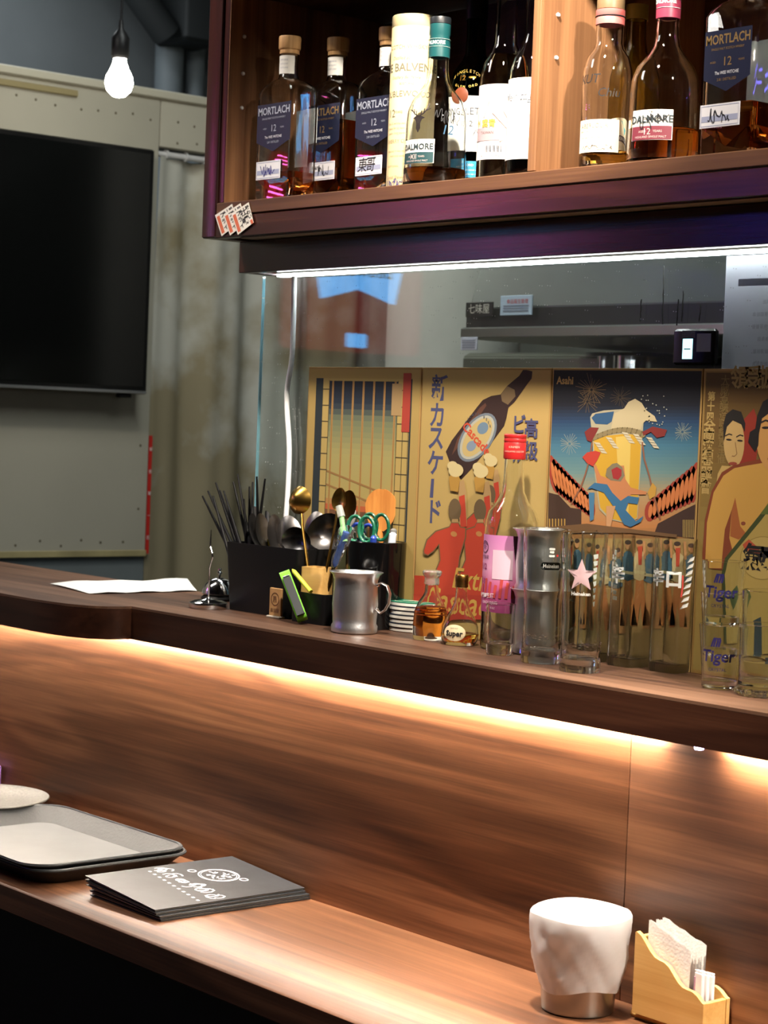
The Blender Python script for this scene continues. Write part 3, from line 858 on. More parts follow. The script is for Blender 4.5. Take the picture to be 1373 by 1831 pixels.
# 3: festival scene with a giant glass of beer
Z = lambda pts: zo(960, 640, 3.3245, pts)
p = Poster('poster of a giant beer glass under a night sky with fireworks', -1.9885, -1.7175, (170, 138, 84))
g = [(70, (12, 14, 20)), (270, (14, 18, 30)), (380, (30, 62, 96)), (520, (66, 116, 140)), (680, (108, 142, 142)), (800, (176, 150, 108)), (1000, (192, 128, 72)), (1070, (150, 104, 58))]
for k in range(50):
    y0, y1 = 68+k*20.1, 68+(k+1)*20.1
    ym = (y0+y1)/2
    for (t0, c0), (t1, c1) in zip(g, g[1:]):
        if t0 <= ym <= t1: c = mix(c0, c1, (ym-t0)/(t1-t0))
    p.n = 2
    xl = lambda y: 97-(y-68)*.032
    p.P(Z([(xl(y0), y0), (xl(y0)+884, y0), (xl(y1)+884, y1), (xl(y1), y1)]), c)
p.n = 4
p.text('Asahi', *Z([(168, 136)])[0], .0145, (196, 160, 96), bold=.0004)
rnd = random.Random(11)
for (cx, cy, R, n, c) in ((325, 190, 100, 26, (128, 104, 70)), (300, 260, 90, 14, (112, 92, 62)), (495, 235, 70, 18, (86, 72, 52)), (865, 440, 62, 22, (142, 152, 142)), (195, 510, 66, 20, (150, 158, 146))):
    for k in range(n):
        a = 2*PI*k/n+rnd.uniform(-.1, .1); r_ = R*rnd.uniform(.6, 1.05)
        p.n = 5
        p.line(Z([(cx+8*math.cos(a), cy+8*math.sin(a)), (cx+r_*math.cos(a), cy+r_*math.sin(a))]), .0006, c)
p.n = 6
for sd in (0, 1):                                                                                 # rows of lanterns
    for k in range(11):
        t = k/10
        if sd == 0: x, y, h, w_ = 100+t*215, 690+t*190, 210-t*80, 30
        else: x, y, h, w_ = 940-t*265, 740+t*170, 225-t*110, 34
        p.n = 7
        p.P(Z(ell(x, y, w_*1.0, h*.55, .12 if sd else -.18, 14)), (160, 62, 42))
        p.n = 8
        p.P(Z(ell(x, y, w_*.36, h*.36, .12 if sd else -.18, 12)), (206, 122, 66))
p.P(Z([(70, 800), (130, 815), (200, 890), (265, 900), (265, 1000), (66, 1010)]), (66, 44, 32))
p.P(Z([(945, 870), (870, 905), (720, 985), (700, 1040), (945, 1075)]), (64, 42, 32))
p.n = 12
for k in range(6):
    p.n = 12; p.P(Z([(72+k*18, 955), (80+k*18, 957), (80+k*18, 1020), (72+k*18, 1016)]), (176, 138, 66))
for k in range(7):
    p.n = 12; p.P(Z([(868+k*10, 962), (873+k*10, 962), (873+k*10, 1068), (868+k*10, 1068)]), (168, 142, 76))
# glass, foam, rope
p.P(Z([(318, 352), (330, 330), (400, 312), (520, 304), (625, 312), (640, 330), (628, 470), (600, 955), (540, 985), (430, 960), (372, 900), (345, 700), (330, 480)]), (176, 168, 138))
p.P(Z([(338, 480), (420, 462), (520, 452), (622, 458), (604, 800), (596, 950), (540, 978), (440, 955), (378, 890), (352, 690)]), (206, 160, 44))
p.P(Z([(470, 470), (560, 460), (545, 930), (500, 930)]), (218, 188, 96))
p.P(Z([(326, 356), (350, 332), (460, 318), (446, 378), (420, 396), (350, 392)]), (44, 84, 122))
p.P(Z([(446, 400), (462, 330), (520, 300), (545, 262), (585, 243), (625, 268), (650, 310), (700, 345), (716, 380), (650, 372), (628, 392), (620, 425), (440, 430)]), (196, 180, 140))
for k in range(26):
    p.n = 17; p.P(Z(ell(690+rnd.uniform(-70, 85), 300+rnd.uniform(-80, 110), 4, 4, 0, 6)), (176, 176, 160))
for k in range(22):
    t = k/21; p.n = 18+(k % 2)
    p.P(Z(ell(335+t*300, 478-62*math.sin(t*2.4)+t*20, 13, 19, .5, 10)), (142, 126, 88) if k % 2 else (112, 98, 66))
p.n = 20
p.P(Z([(285, 440), (320, 412), (370, 415), (350, 455), (325, 500), (300, 490)]), (126, 40, 36))
p.P(Z([(628, 440), (690, 408), (775, 428), (760, 465), (715, 475), (680, 440), (635, 462)]), (126, 40, 36))
for (x, y) in ((340, 500), (410, 470), (505, 440), (570, 450), (650, 470)):
    for k in range(4):
        p.n = 21; p.P(Z([(x+k*12, y+k*17), (x+34+k*12, y+4+k*17), (x+44+k*12, y+18+k*17), (x+12+k*12, y+14+k*17)]), (206, 196, 166))
for pts in ([(330, 500), (318, 590), (290, 690), (262, 770), (205, 870)], [(628, 500), (640, 600), (670, 700), (700, 830), (735, 960)]):
    p.n = 22; p.line(Z(pts), .0026, (142, 92, 66))
# masked dancer with fans
p.P(Z([(272, 590), (300, 562), (350, 552), (382, 562), (360, 610), (335, 645), (300, 625)]), (190, 60, 44))
p.P(Z([(660, 800), (690, 742), (712, 770), (705, 820), (672, 842)]), (196, 150, 62))
p.P(Z([(352, 690), (338, 640), (352, 632), (380, 700), (440, 722), (415, 660), (440, 640), (520, 640), (528, 720), (560, 770), (655, 796), (650, 812), (560, 812), (545, 870), (480, 880), (440, 810), (390, 760), (360, 742)]), (196, 128, 82))
p.P(Z([(410, 700), (418, 660), (450, 630), (478, 624), (510, 650), (524, 700), (500, 735), (440, 728)]), (128, 118, 92))
p.P(Z([(445, 665), (478, 648), (506, 665), (505, 700), (485, 725), (455, 716)]), (160, 42, 44))
p.P(Z([(300, 780), (345, 742), (420, 752), (450, 800), (500, 850), (545, 820), (610, 830), (600, 870), (545, 862), (530, 905), (590, 970), (636, 940), (620, 975), (560, 1005), (520, 990), (470, 900), (400, 800), (330, 775)]), (54, 108, 148))
p.P(Z([(415, 880), (470, 880), (440, 1005), (415, 1000)]), (200, 150, 104))
p.P(Z([(310, 800), (345, 800), (340, 960), (318, 970)]), (70, 122, 156))
p.P(Z([(65, 1005), (300, 985), (835, 1050), (835, 1068), (560, 1040), (180, 1040), (64, 1030)]), (112, 80, 48))
# the crowd below, seen through the glasses
for k in range(12):
    x = 80+k*76+rnd.uniform(-10, 10); y = 1130+rnd.uniform(-30, 30)
    p.n = 27; p.P(Z([(x-26, y+300), (x-12, y+170), (x+18, y+170), (x+34, y+300), (x+60, y+480), (x+20, y+480), (x+4, y+340), (x-14, y+480), (x-50, y+480)]), ((188, 122, 60), (176, 110, 56), (196, 140, 84))[k % 3])
    p.n = 28; p.P(Z([(x-36, y+60), (x-10, y+36), (x+16, y+36), (x+40, y+60), (x+34, y+120), (x+42, y+200), (x, y+215), (x-40, y+195), (x-30, y+120)]), ((60, 98, 118), (196, 176, 128), (70, 104, 122))[k % 3])
    p.n = 29; p.P(Z([(x-36, y+150), (x+40, y+160), (x+42, y+178), (x-38, y+168)]), (206, 190, 140))
    p.n = 30; p.P(Z(ell(x+2, y, 20, 27, 0, 12)), ((200, 146, 96), (190, 132, 84))[k % 2])
    p.n = 31; p.P(Z(ell(x+2, y-16, 21, 14, 0, 12)), (66, 48, 38))
    p.n = 32; p.P(Z([(x-40, y+70), (x-26, y+66), (x-30, y-40), (x-46, y-40)]), (196, 140, 90))
    if k % 3 == 1:
        p.n = 33; p.P(Z([(x-8, y+10), (x+20, y+8), (x+14, y+120), (x-4, y+120)]), (190, 70, 44))
p.done()

# 4: portrait poster, cut by the picture's edge
p = Poster('poster of a bare chested man before a dark haired woman', -1.7165, -1.4455, (148, 116, 54))
g = [(0, (92, 66, 26)), (.2, (112, 84, 36)), (.5, (146, 120, 58)), (1, (150, 128, 66))]
for k in range(20):
    t = (k+.5)/20
    for (t0, c0), (t1, c1) in zip(g, g[1:]):
        if t0 <= t <= t1: c = mix(c0, c1, (t-t0)/(t1-t0))
    p.n = 2
    p.rect(-p.w2+.004, p.w2-.004, p.h-.005-(p.h-.01)*(k+1)/20, p.h-.005-(p.h-.01)*k/20, c)
CRM = (186, 156, 92)
for k, ch in enumerate('領受版'):
    p.n = 4; p.text(ch, *Z([(1205+k*78, 125)])[0], .030, (176, 148, 88), bold=.0006)
for k, ch in enumerate('第十四全國酒類品評會'):
    y = 232+k*60; p.n = 4
    p.text(ch, *Z([(1038-k*4, y)])[0], .0195 if k > 2 else .0125, CRM, bold=.0004)
for k, ch in enumerate('大蔵省醸造試験會主催'):
    p.n = 4; p.text(ch, *Z([(1120-k*2.5, 140+k*51)])[0], .0155, (140, 116, 64))
p.n = 6
p.P(Z([(1180, 420), (1290, 300), (1330, 420), (1290, 700), (1200, 720)]), (150, 48, 30))
p.P(Z([(1075, 690), (1100, 640), (1222, 650), (1240, 760), (1060, 800)]), (196, 164, 96))
p.P(Z(ell(1172, 500, 62, 150, 0, 24)), (200, 166, 104))
p.P(Z([(1112, 500), (1108, 400), (1125, 335), (1165, 305), (1215, 320), (1240, 390), (1236, 440), (1215, 395), (1165, 372), (1130, 410)]), (30, 26, 22))
for (x, y) in ((1142, 486), (1208, 492)):
    p.n = 11; p.P(Z(ell(x, y, 17, 6, .1, 12)), (40, 30, 26))
    p.n = 11; p.line(Z([(x-22, y-22), (x, y-34), (x+20, y-28)]), .0016, (50, 38, 30))
p.P(Z(ell(1165, 628, 26, 10, 0, 12)), (150, 66, 48))
p.line(Z([(1180, 500), (1190, 570), (1176, 584), (1160, 582)]), .0010, (150, 112, 68))
# man: torso, arm, head
p.P(Z([(1240, 620), (1330, 600), (1420, 590), (1700, 640), (1900, 760), (1990, 1250), (1100, 1260), (985, 1250), (985, 1160), (1000, 960), (1040, 790), (1100, 680), (1165, 640)]), (132, 62, 30))
p.P(Z([(1250, 640), (1340, 625), (1420, 610), (1690, 660), (1880, 780), (1960, 1250), (1190, 1250), (1145, 1070), (1160, 900), (1118, 1020), (1096, 1250), (1000, 1250), (1012, 980), (1052, 800), (1110, 700), (1175, 655)]), (206, 158, 74))
p.P(Z([(1160, 900), (1180, 830), (1210, 1000), (1250, 1050), (1200, 1080), (1150, 1060)]), (168, 96, 46))
p.P(Z(ell(1228, 984, 14, 12, 0, 12)), (140, 72, 44))
p.P(Z(ell(1425, 480, 120, 205, 0, 28)), (206, 154, 84))
p.P(Z([(1300, 560), (1258, 500), (1268, 440), (1300, 420), (1312, 340), (1345, 260), (1420, 215), (1520, 250), (1570, 400), (1540, 420), (1480, 330), (1400, 315), (1340, 360), (1322, 450), (1318, 520)]), (26, 22, 20))
for (x, y) in ((1362, 415), (1470, 420)):
    p.n = 20; p.P(Z(ell(x, y, 24, 8, 0, 12)), (36, 26, 22))
    p.n = 20; p.line(Z([(x-30, y-30), (x, y-44), (x+28, y-34)]), .0024, (36, 26, 22))
p.P(Z(ell(1415, 600, 44, 13, 0, 12)), (150, 74, 50))
p.line(Z([(1410, 430), (1398, 530), (1415, 545), (1440, 540)]), .0014, (150, 92, 50))
# apron with brush lettering
p.P(Z([(1380, 860), (1320, 940), (1120, 1190), (1100, 1280), (1120, 1700), (1900, 1700), (1900, 880)]), (60, 72, 30))
p.P(Z([(1390, 890), (1335, 965), (1140, 1200), (1120, 1290), (1140, 1700), (1880, 1700), (1880, 900)]), (180, 156, 82))
p.P(Z([(1330, 930), (1385, 850), (1560, 800), (1560, 900), (1390, 930)]), (92, 104, 40))
p.P(Z(ell(1345, 1190, 135, 130, 0, 30)), (150, 128, 60))
p.P(Z(ell(1345, 1190, 130, 125, 0, 30)), (188, 164, 92))
p.P(Z([(1225, 1110), (1262, 1078), (1320, 1130), (1340, 1180), (1300, 1160), (1240, 1140)]), (184, 80, 48))
p.n = 29
for (ch, x, y, s) in (('氣', 1290, 1195, .034), ('魂', 1395, 1210, .036)):
    p.n = 29; p.text(ch, *Z([(x, y)])[0], s, (22, 18, 16), bold=.0014)
p.P(Z([(1150, 1400), (1210, 1350), (1250, 1420), (1190, 1500)]), (70, 92, 44))
p.P(Z([(1270, 1560), (1330, 1540), (1340, 1700), (1270, 1700)]), (44, 64, 66))
p.done()
# ------------------------------------------------------------------ things on the raised counter
def on(x, y, z=UZ):
    p = at_z(x, y, z+.0003); return (p.x, p.y, z+.0003)
def offset_in(prof, t, base):
    """inner wall of a turned vessel: outer profile (r,z) bottom to top -> inner profile top to bottom"""
    inn = [(max(r-t, .0005), z) for r, z in prof if z > base]
    zs = inn[0][0] if inn else 0
    return list(reversed(inn)) + [(inn[0][0]*.96, base), (0, base*.92)]
def at_prof(prof, z):
    for (r0, a), (r1, b_) in zip(prof, prof[1:]):
        if a <= z <= b_ and b_ > a: return r0+(r1-r0)*(z-a)/(b_-a)
    return prof[-1][0]
def vessel(name, prof, t, base, m, parent, seg=48):
    full = [(0, prof[0][1])] + prof + [(prof[-1][0]-t*.5, prof[-1][1]+t*.3)] + offset_in(prof, t, base)
    return MB().lathe(full, seg).build(name, m, parent)
def liquid(prof, t, base, level, m, parent, seg=48):
    pr = [(0, base*.92), (at_prof(prof, base)*.9-t+.0002, base)]
    for r, z in prof:
        if base*1.3 < z < level: pr.append((r-t+.0002, z))
    rl = at_prof(prof, level)-t+.0002
    pr += [(rl, level), (rl-.0006, level-.0003), (0, level-.0003)]
    return MB().lathe(pr, seg).build('liquid', m, parent)
def cyl(r, ac, z, lift=.0004, cx=0, cy=0):
    """map label space (x right, y up) onto a turned surface of radius r (number or function of height)"""
    def f(x, y):
        rr = (r(z+y) if callable(r) else r)+lift
        a = ac+x/rr
        return (cx+rr*math.cos(a), cy+rr*math.sin(a), z+y)
    return f
def patch(mb, fn, x0, x1, y0, y1, nx=14, ny=1):
    vs = [fn(x0+(x1-x0)*i/nx, y0+(y1-y0)*j/ny) for j in range(ny+1) for i in range(nx+1)]
    return mb.add(vs, [(j*(nx+1)+i, j*(nx+1)+i+1, (j+1)*(nx+1)+i+1, (j+1)*(nx+1)+i) for j in range(ny) for i in range(nx)])
def label_patch(name, parent, fn, x0, x1, y0, y1, m, nx=14, ny=1):
    return patch(MB(), fn, x0, x1, y0, y1, nx, ny).build(name, m, parent)
def letter(parent, fn, items, m, name='lettering'):
    mb = MB()
    for it in items:
        s, x, y, sz = it[:4]; k = it[4] if len(it) > 4 else {}
        text_on(mb, s, lambda a, b, x=x, y=y: fn(x+a, y+b), sz, **k)
    return mb.build(name, m, parent, smooth=False)
rad = math.radians

# loose paper
q = [at_z(x, y, UZ+.001) for x, y in ((90, 1044), (335, 1038), (352, 1057), (160, 1062))]
pp = MB()
n = 12
ctr = Vector((sum(p.x for p in q)/4, sum(p.y for p in q)/4, UZ))
def pq(u, v, dz):
    a = q[0].lerp(q[1], u); b_ = q[3].lerp(q[2], u); r_ = a.lerp(b_, v)
    return (r_.x-ctr.x, r_.y-ctr.y, .0012+.004*abs(math.sin(u*5+v*2))*(1-v)*.7+.002*math.sin(u*9)**2+dz)
for dz in (0, .0004):
    pp.add([pq(i/n, j/n, dz) for j in range(n+1) for i in range(n+1)], [(j*(n+1)+i, j*(n+1)+i+1, (j+1)*(n+1)+i+1, (j+1)*(n+1)+i) for j in range(n) for i in range(n)])
o = pp.build('paper_sheet', WHITE_PAPER); o.location = ctr
tag(o, 'loose white paper sheet lying on the wide end of the raised counter', 'paper')

# receipt spike and bell
L0 = on(372, 1087)
t = thing('receipt_spike', 'chrome receipt spike with a bent wire in front of the bell', 'receipt spike', L0)
MB().lathe([(0, 0), (.030, 0), (.0315, .003), (.0305, .009), (.022, .0125), (.006, .0145), (.003, .0175), (0, .0175)], 40).build('base', CHROME, t)
MB().tube([(0, 0, .016), (.0003, 0, .05), (0, 0, .064), (.004, 0, .074), (.0075, 0, .082), (.005, 0, .090), (.001, 0, .097), (0, 0, .102), (.0008, 0, .125)], [.0015]*8+[.0006], 8).build('wire', CHROME, t)
L0 = on(391, 1073)
t = thing('service_bell', 'chrome service bell beside the black cutlery holder', 'bell', L0)
MB().lathe([(0, 0), (.029, 0), (.030, .004), (.026, .008), (0, .008)], 36).build('base', BLACK_PL, t)
MB().lathe([(.0, .0095), (.027, .0095), (.0285, .0115), (.0275, .016), (.024, .026), (.016, .034), (.006, .038), (0, .0385)], 36).build('dome', CHROME, t)
MB().lathe([(0, .0385), (.002, .0385), (.002, .043), (.0042, .045), (.0042, .047), (.002, .049), (.0035, .051), (.0025, .0535), (0, .054)], 16).build('plunger', CHROME, t)

# black organiser: tall compartments at the back, a low tray in front
OX, OYv, _ = on(408, 1089)
og = thing('cutlery_organiser', 'black plastic organiser with a tall cutlery bin and a low front tray', 'organiser', (OX, OYv, UZ+.0003))
TWL, TDP, TH_ = .176, .066, .108
def open_box(mb, x0, x1, y0, y1, h, t_, flare=0, lift=0):
    o_ = [[(x, y, z) for x, y in rrect(x0-f, x1+f, y0-f, y1+f, .006, 3)] for z, f in ((0, 0), (h, flare))]
    i_ = [[(x, y, z) for x, y in rrect(x0-f+t_, x1+f-t_, y0-f+t_, y1+f-t_, .005, 3)] for z, f in ((h, flare), (t_, 0))]
    return mb.loft([o_[0], o_[1], i_[0], i_[1]], True, True)
open_box(MB(), 0, TWL, 0, TDP, TH_, .002, .006).build('tall_bin', BLACK_PL, og)
MB().box(.082, .0835, .003, TDP-.003, .003, TH_-.012).build('divider', BLACK_PL, og, smooth=False)
X1, Y1, _ = on(512, 1107)
lo = MB(); open_box(lo, TWL+.0065, TWL+.086, -.016, .058, .046, .002, .0); lo.build('low_tray', BLACK_PL, og)
def in_org(px, py, Y): 
    p = at_y(px, py, Y); return Vector((p.x, p.y, p.z))

# chopsticks standing in the bin: one object each
sticks = [((381, 887), (408, 985), 0), ((362, 887), (402, 975), 1), ((372, 878), (420, 985), 0), ((386, 863), (405, 990), 1), ((393, 877), (432, 985), 0), ((400, 878), (437, 990), 1),
          ((417, 862), (440, 960), 0), ((425, 848), (452, 950), 1), ((459, 852), (438, 985), 0), ((474, 856), (450, 975), 1), ((452, 862), (444, 985), 0), ((446, 870), (441, 980), 1), ((436, 892), (441, 985), 0)]
STK = mat('black_lacquer_stick', (12, 12, 13), .5, spec=.2)
for k, (a, b_, f) in enumerate(sticks):
    Yt = OYv+.022+.03*((k*5) % 4)/4
    top, mid = in_org(*a, Yt), in_org(*b_, OYv+.016+.04*((k*3) % 5)/5)
    d = (mid-top).normalized()
    bot = top+d*((top.z-UZ-.006)/-d.z) if d.z < 0 else mid
    bot.x = min(max(bot.x, OX+.007), OX+.076); bot.y = min(max(bot.y, OYv+.008), OYv+TDP-.008)
    MBs = MB().tube([Vector((0, 0, 0)), (bot-top)*.4, bot-top], [.0015, .0028, .0042], 8)
    o = MBs.build('chopstick', STK); o.location = top
    tag(o, 'black chopstick standing in the tall bin of the organiser', 'chopstick', 'chopsticks in the black organiser')
# spoons: head + handle
def spoon(name, label, head, hd, aim, m, L_=.03, W_=.019, depth=.006, group=None, hr=.0022, back=False):
    """head: centre of bowl; hd: point where the handle ends; aim: direction the bowl opens to"""
    head, hd = Vector(head), Vector(hd)
    ax = (head-hd).normalized()
    n_ = Vector(aim); n_ = (n_-ax*n_.dot(ax)).normalized()
    sd = ax.cross(n_)
    t_ = thing(name, label, 'spoon', hd, 0, group)
    mb = MB(); nr, na = 6, 24
    for off in (0, .0009):
        vs = []
        for r_ in range(nr+1):
            rr = r_/nr
            for a in range(na):
                th = 2*PI*a/na
                p_ = head+ax*(L_*rr*math.cos(th))+sd*(W_*rr*math.sin(th)*(1-.16*math.cos(th)))-n_*(depth*(1-rr*rr)+off)
                vs.append(p_-hd)
        mb.add(vs, [(r_*na+a, r_*na+(a+1) % na, (r_+1)*na+(a+1) % na, (r_+1)*na+a) for r_ in range(nr) for a in range(na)])
    mb.build('bowl', m, t_)
    base = head-ax*L_*.93
    pts = [base-hd, base-ax*.02-n_*.002-hd, (base-hd)*.4, Vector((0, 0, 0))]
    MB().tube(pts, [hr*.9, hr, hr*1.2, hr*1.4], 10, .6).build('handle', m, t_)
    return t_
def bin_spoon(name, label, px, py, bx, aim, m, L_, W_, dep, Yo=.035, **k):
    h = in_org(px, py, OYv+Yo)
    b_ = Vector((OX+bx, OYv+Yo, UZ+.006))
    return spoon(name, label, h, b_, aim, m, L_, W_, dep, **k)
CAMV = -Vector((fw.x, fw.y, 0))
DS = mat('dull_dark_steel', (118, 115, 114), .36, metal=1)
GS = 'dull steel spoons in the organiser'
bin_spoon('table_spoon', 'narrow steel spoon seen edge on behind the chopsticks', 457, 948, .088, (1, .35, .1), DS, .028, .018, .004, .020, group=GS)
bin_spoon('table_spoon', 'upright steel spoon with its bowl behind the black chopsticks', 463, 931, .092, (.9, .1, .1), DS, .027, .016, .004, .050, group=GS)
bin_spoon('table_spoon', 'dull steel spoon standing beside a thin yellow tag', 471, 949, .100, (1, .2, .1), DS, .029, .018, .004, .022, group=GS)
bin_spoon('table_spoon', 'dark steel spoon leaning between two other spoons', 486, 943, .112, (1, .5, .0), STEEL_D, .030, .018, .004, .052, group=GS)
bin_spoon('table_spoon', 'pointed oval steel spoon left of the round ladles', 494, 953, .118, (1, .1, .1), DS, .030, .0185, .004, .022, group=GS)
bin_spoon('soup_spoon', 'round steel soup spoon with a bright bowl back', 517, 952, .136, (-.5, .8, .2), DS, .027, .0215, .007, .036, group=GS)
o = MB().box(-.003, .003, -.0006, .0006, 0, .016, .0004).build('paper_tag', mat('yellow_tag', (190, 170, 60), .6)); o.location = in_org(480, 962, OYv+.028)
o.location.z = UZ+.100
tag(o, 'thin yellow tag between the steel spoons', 'tag')
spoon('soup_ladle', 'dark steel soup ladle tilted over the rim of the organiser', in_org(529, 965, OYv+.012), (OX+.146, OYv+.022, UZ+.006), (.25, -.6, .75), STEEL_D, .020, .026, .010, hr=.003)
spoon('soup_ladle', 'large dark steel ladle behind the plastic wrapped pen', in_org(588, 952, OYv+.062), (OX+.164, OYv+.052, UZ+.006), (.6, -.6, .35), STEEL_D, .030, .034, .016, hr=.003)
spoon('soup_ladle', 'grey steel ladle partly hidden by the gold ladle handle', in_org(566, 944, OYv+.066), (OX+.156, OYv+.056, UZ+.006), (-.5, .8, .3), DS, .026, .020, .007, hr=.003)

# wooden box with gold ladles in the low tray
BXP = in_org(566, 1058, OYv+.012)
wb = thing('wooden_box', 'small pale wooden box holding gold ladles', 'box', (BXP.x, OYv+.012, UZ+.0026), rad(20))
BW = .019
bx = MB(); open_box(bx, -BW, BW, -BW, BW, CZ-.3+.0+.0, .003) if False else open_box(bx, -BW, BW, -BW, BW, at_y(566, 1013, OYv+.012).z-UZ-.003, .003)
bx.build('body', BAMBOO, wb)
wbz = UZ+.0026
gl = spoon('gold_ladle', 'gold ladle with a bright round head standing in the wooden box', in_org(537, 894, OYv+.010), (wb.location.x-.002, OYv+.010, wbz+.006), (-.15, .75, .55), GOLD, .0215, .0255, .015, hr=.0026)
gl = spoon('gold_ladle', 'gold spoon with a split shine beside the white opener', in_org(606, 893, OYv+.020), (wb.location.x+.007, OYv+.010, wbz+.006), (.2, -1, .2), GOLD, .018, .014, .005, hr=.0022)
gl = spoon('gold_ladle', 'bronze gold spoon behind the white opener, mostly hidden', in_org(621, 902, OYv+.030), (wb.location.x+.007, OYv+.018, wbz+.006), (.5, -1, .2), mat('dark_bronze', (120, 92, 48), .35, metal=1), .022, .015, .005, hr=.0022)

# small wooden tag on a foot, stapler, highlighter
tgp = on(493, 1102); tgp = (at_y(493, 1090, OYv-.013).x, OYv-.013, UZ+.0003)
t = thing('wooden_tag', 'small wooden stand tag with a brown round emblem', 'tag', tgp)
MB().box(-.0145, .0145, -.002, .002, .003, .046, .0008).build('board', mat('tan_tag', (176, 136, 88), .6, vary=.08, bscale=90), t)
MB().box(-.0165, .0165, -.006, .006, 0, .0032, .0008).build('foot', mat('white_foot', (190, 182, 168), .5), t)
mb = MB(); c1 = ell(0, .029, .0095, .0095, 0, 26)
ribbon(mb, lambda u, v: (u, -.0023, v), c1+c1[:1], .0014)
for kk in range(4): ribbon(mb, lambda u, v: (u, -.0023, v), [(-.005+.003*kk, .024), (-.003+.002*kk, .029), (.002*kk-.004, .034)], .0012)
text_on(mb, '串燒屋', lambda x, y: (x, -.0023, .011+y), .0075)
mb.build('emblem', mat('brown_print', (92, 58, 34), .7), t, smooth=False)
a, b_ = at_y(508, 1022, OYv-.030), at_y(541, 1108, OYv-.032)
st = thing('stapler', 'lime green stapler leaning on the black organiser tray', 'stapler', b_)
d = a-b_; ax = d.normalized(); side = Vector((.82, -.57, 0)); side = (side-ax*side.dot(ax)).normalized(); nn = ax.cross(side)
LN = d.length
def fr3(u, v, w_): return tuple(ax*u+side*v+nn*w_)
body = rrect(0, LN, -.0095, .0055, .005, 4)
MB().prism(body, .016, lambda u, v, w_: fr3(u, v, w_-.008)).build('handle_shell', mat('lime_plastic', (120, 196, 56), .35), st, angle=30)
MB().prism(rrect(.004, LN*.86, .006, .0115, .002, 3), .010, lambda u, v, w_: fr3(u, v, w_-.005)).build('magazine', CHROME, st, angle=30)
MB().prism([(.002, .012), (LN*.8, .012), (LN*.8, .0145), (.002, .0165)], .012, lambda u, v, w_: fr3(u, v, w_-.006)).build('base_arm', mat('dark_grey_steel', (60, 62, 64), .4, metal=.7), st, smooth=False)
a, b_ = at_y(524, 1020, OYv-.0245), at_y(556, 1058, OYv-.0245)
hp = thing('highlighter', 'slim yellow pen lying between the stapler and the wooden box', 'pen', b_)
MB().tube([(0, 0, 0), (a-b_)*.94, a-b_], [.0034, .0034, .0022], 12).build('barrel', mat('yellow_pen_plastic', (214, 214, 70), .4), hp)
MB().tube([(a-b_)*.99, (a-b_)*1.05], [.0020, .0012], 10).build('tip', mat('pen_tip', (160, 160, 60), .5), hp)

# tall black oval pot
CP = on(667, 1121)
pot = thing('utensil_pot', 'tall glossy black oval pot holding scissors and a wooden paddle', 'pot', CP)
PR, PH = .0455, .128
MB().lathe([(0, 0), (PR-.003, 0), (PR-.002, .003), (PR, PH), (PR-.001, PH+.0012), (PR-.003, PH), (PR-.005, .006), (0, .005)], 48).build('wall', BLACK_GL, pot)
def in_pot(px, py, dy=0): return at_y(px, py, CP[1]+dy)
# wooden paddle
h = in_pot(681, 907, .018)
wp = thing('wooden_paddle', 'broad orange wooden rice paddle standing in the black pot', 'paddle', (CP[0]+.006, CP[1]+.012, UZ+.010))
hl = h-wp.location
PAD = wood('orange_wood', (168, 106, 48), (192, 128, 62), (212, 152, 84), 'Z', .5, 2)
rt_ = Vector((.78, .62, 0))
mb = MB()
prof = [(-.036, .006), (-.030, .013), (-.020, .0195), (-.008, .0235), (.004, .0245), (.012, .0222), (.018, .0188), (.0230, .0140), (.0262, .0088), (.0275, .0045), (.0270, .0010)]
out = [(w_, z_) for z_, w_ in prof]+[(-w_, z_) for z_, w_ in reversed(prof)]
fv = Vector((.62, -.78, 0))
mb.prism(out, .004, lambda u, v, w_: tuple(hl+rt_*u+Vector((0, 0, v))+fv*(w_-.002-.9*(u*u)*5)))
mb.build('blade', PAD, wp)
MB().tube([hl+Vector((0, 0, -.034)), hl*.4, Vector((0, 0, 0))], [.005, .0055, .006], 10, .6).build('handle', PAD, wp)
# scissors
def scissors(label, px, py, dy, m, ring_m, tilt):
    c0 = in_pot(px, py, dy)
    base = Vector((CP[0]+tilt*.2, CP[1]+dy*.3, UZ+.012))
    t_ = thing('scissors', label, 'scissors', base)
    v = c0-base
    for sgn in (-1, 1):
        mb = MB()
        ctr_ = v+Vector((.010*sgn, .002*sgn, 0))
        pts = [ctr_+Vector((.0115*math.cos(a)+.001*sgn, .005*math.cos(a), .019*math.sin(a))) for a in (2*PI*k/20 for k in range(21))]
        mb.tube(pts, .0024, 8, 1.2, False)
        mb.build('finger_loop', ring_m, t_)
        MB().tube([ctr_+Vector((-.006*sgn, 0, -.013)), v*.55, v*.1+Vector((.003*sgn, 0, 0))], [.0026, .0035, .001], 8, .35).build('blade', m, t_)
    return t_
GRN = mat('dark_green_plastic', (24, 92, 66), .3)
BLU = mat('blue_plastic', (44, 74, 176), .35)
scissors('scissors with dark green handles in front of the wooden paddle', 671, 942, -.006, CHROME, GRN, .05)
scissors('scissors with green handles leaning towards the opener', 645, 946, -.022, CHROME, mat('mid_green_plastic', (34, 112, 84), .3), -.03)
scissors('blue handled scissors sitting low in the black pot', 648, 960, .004, CHROME, BLU, .0)
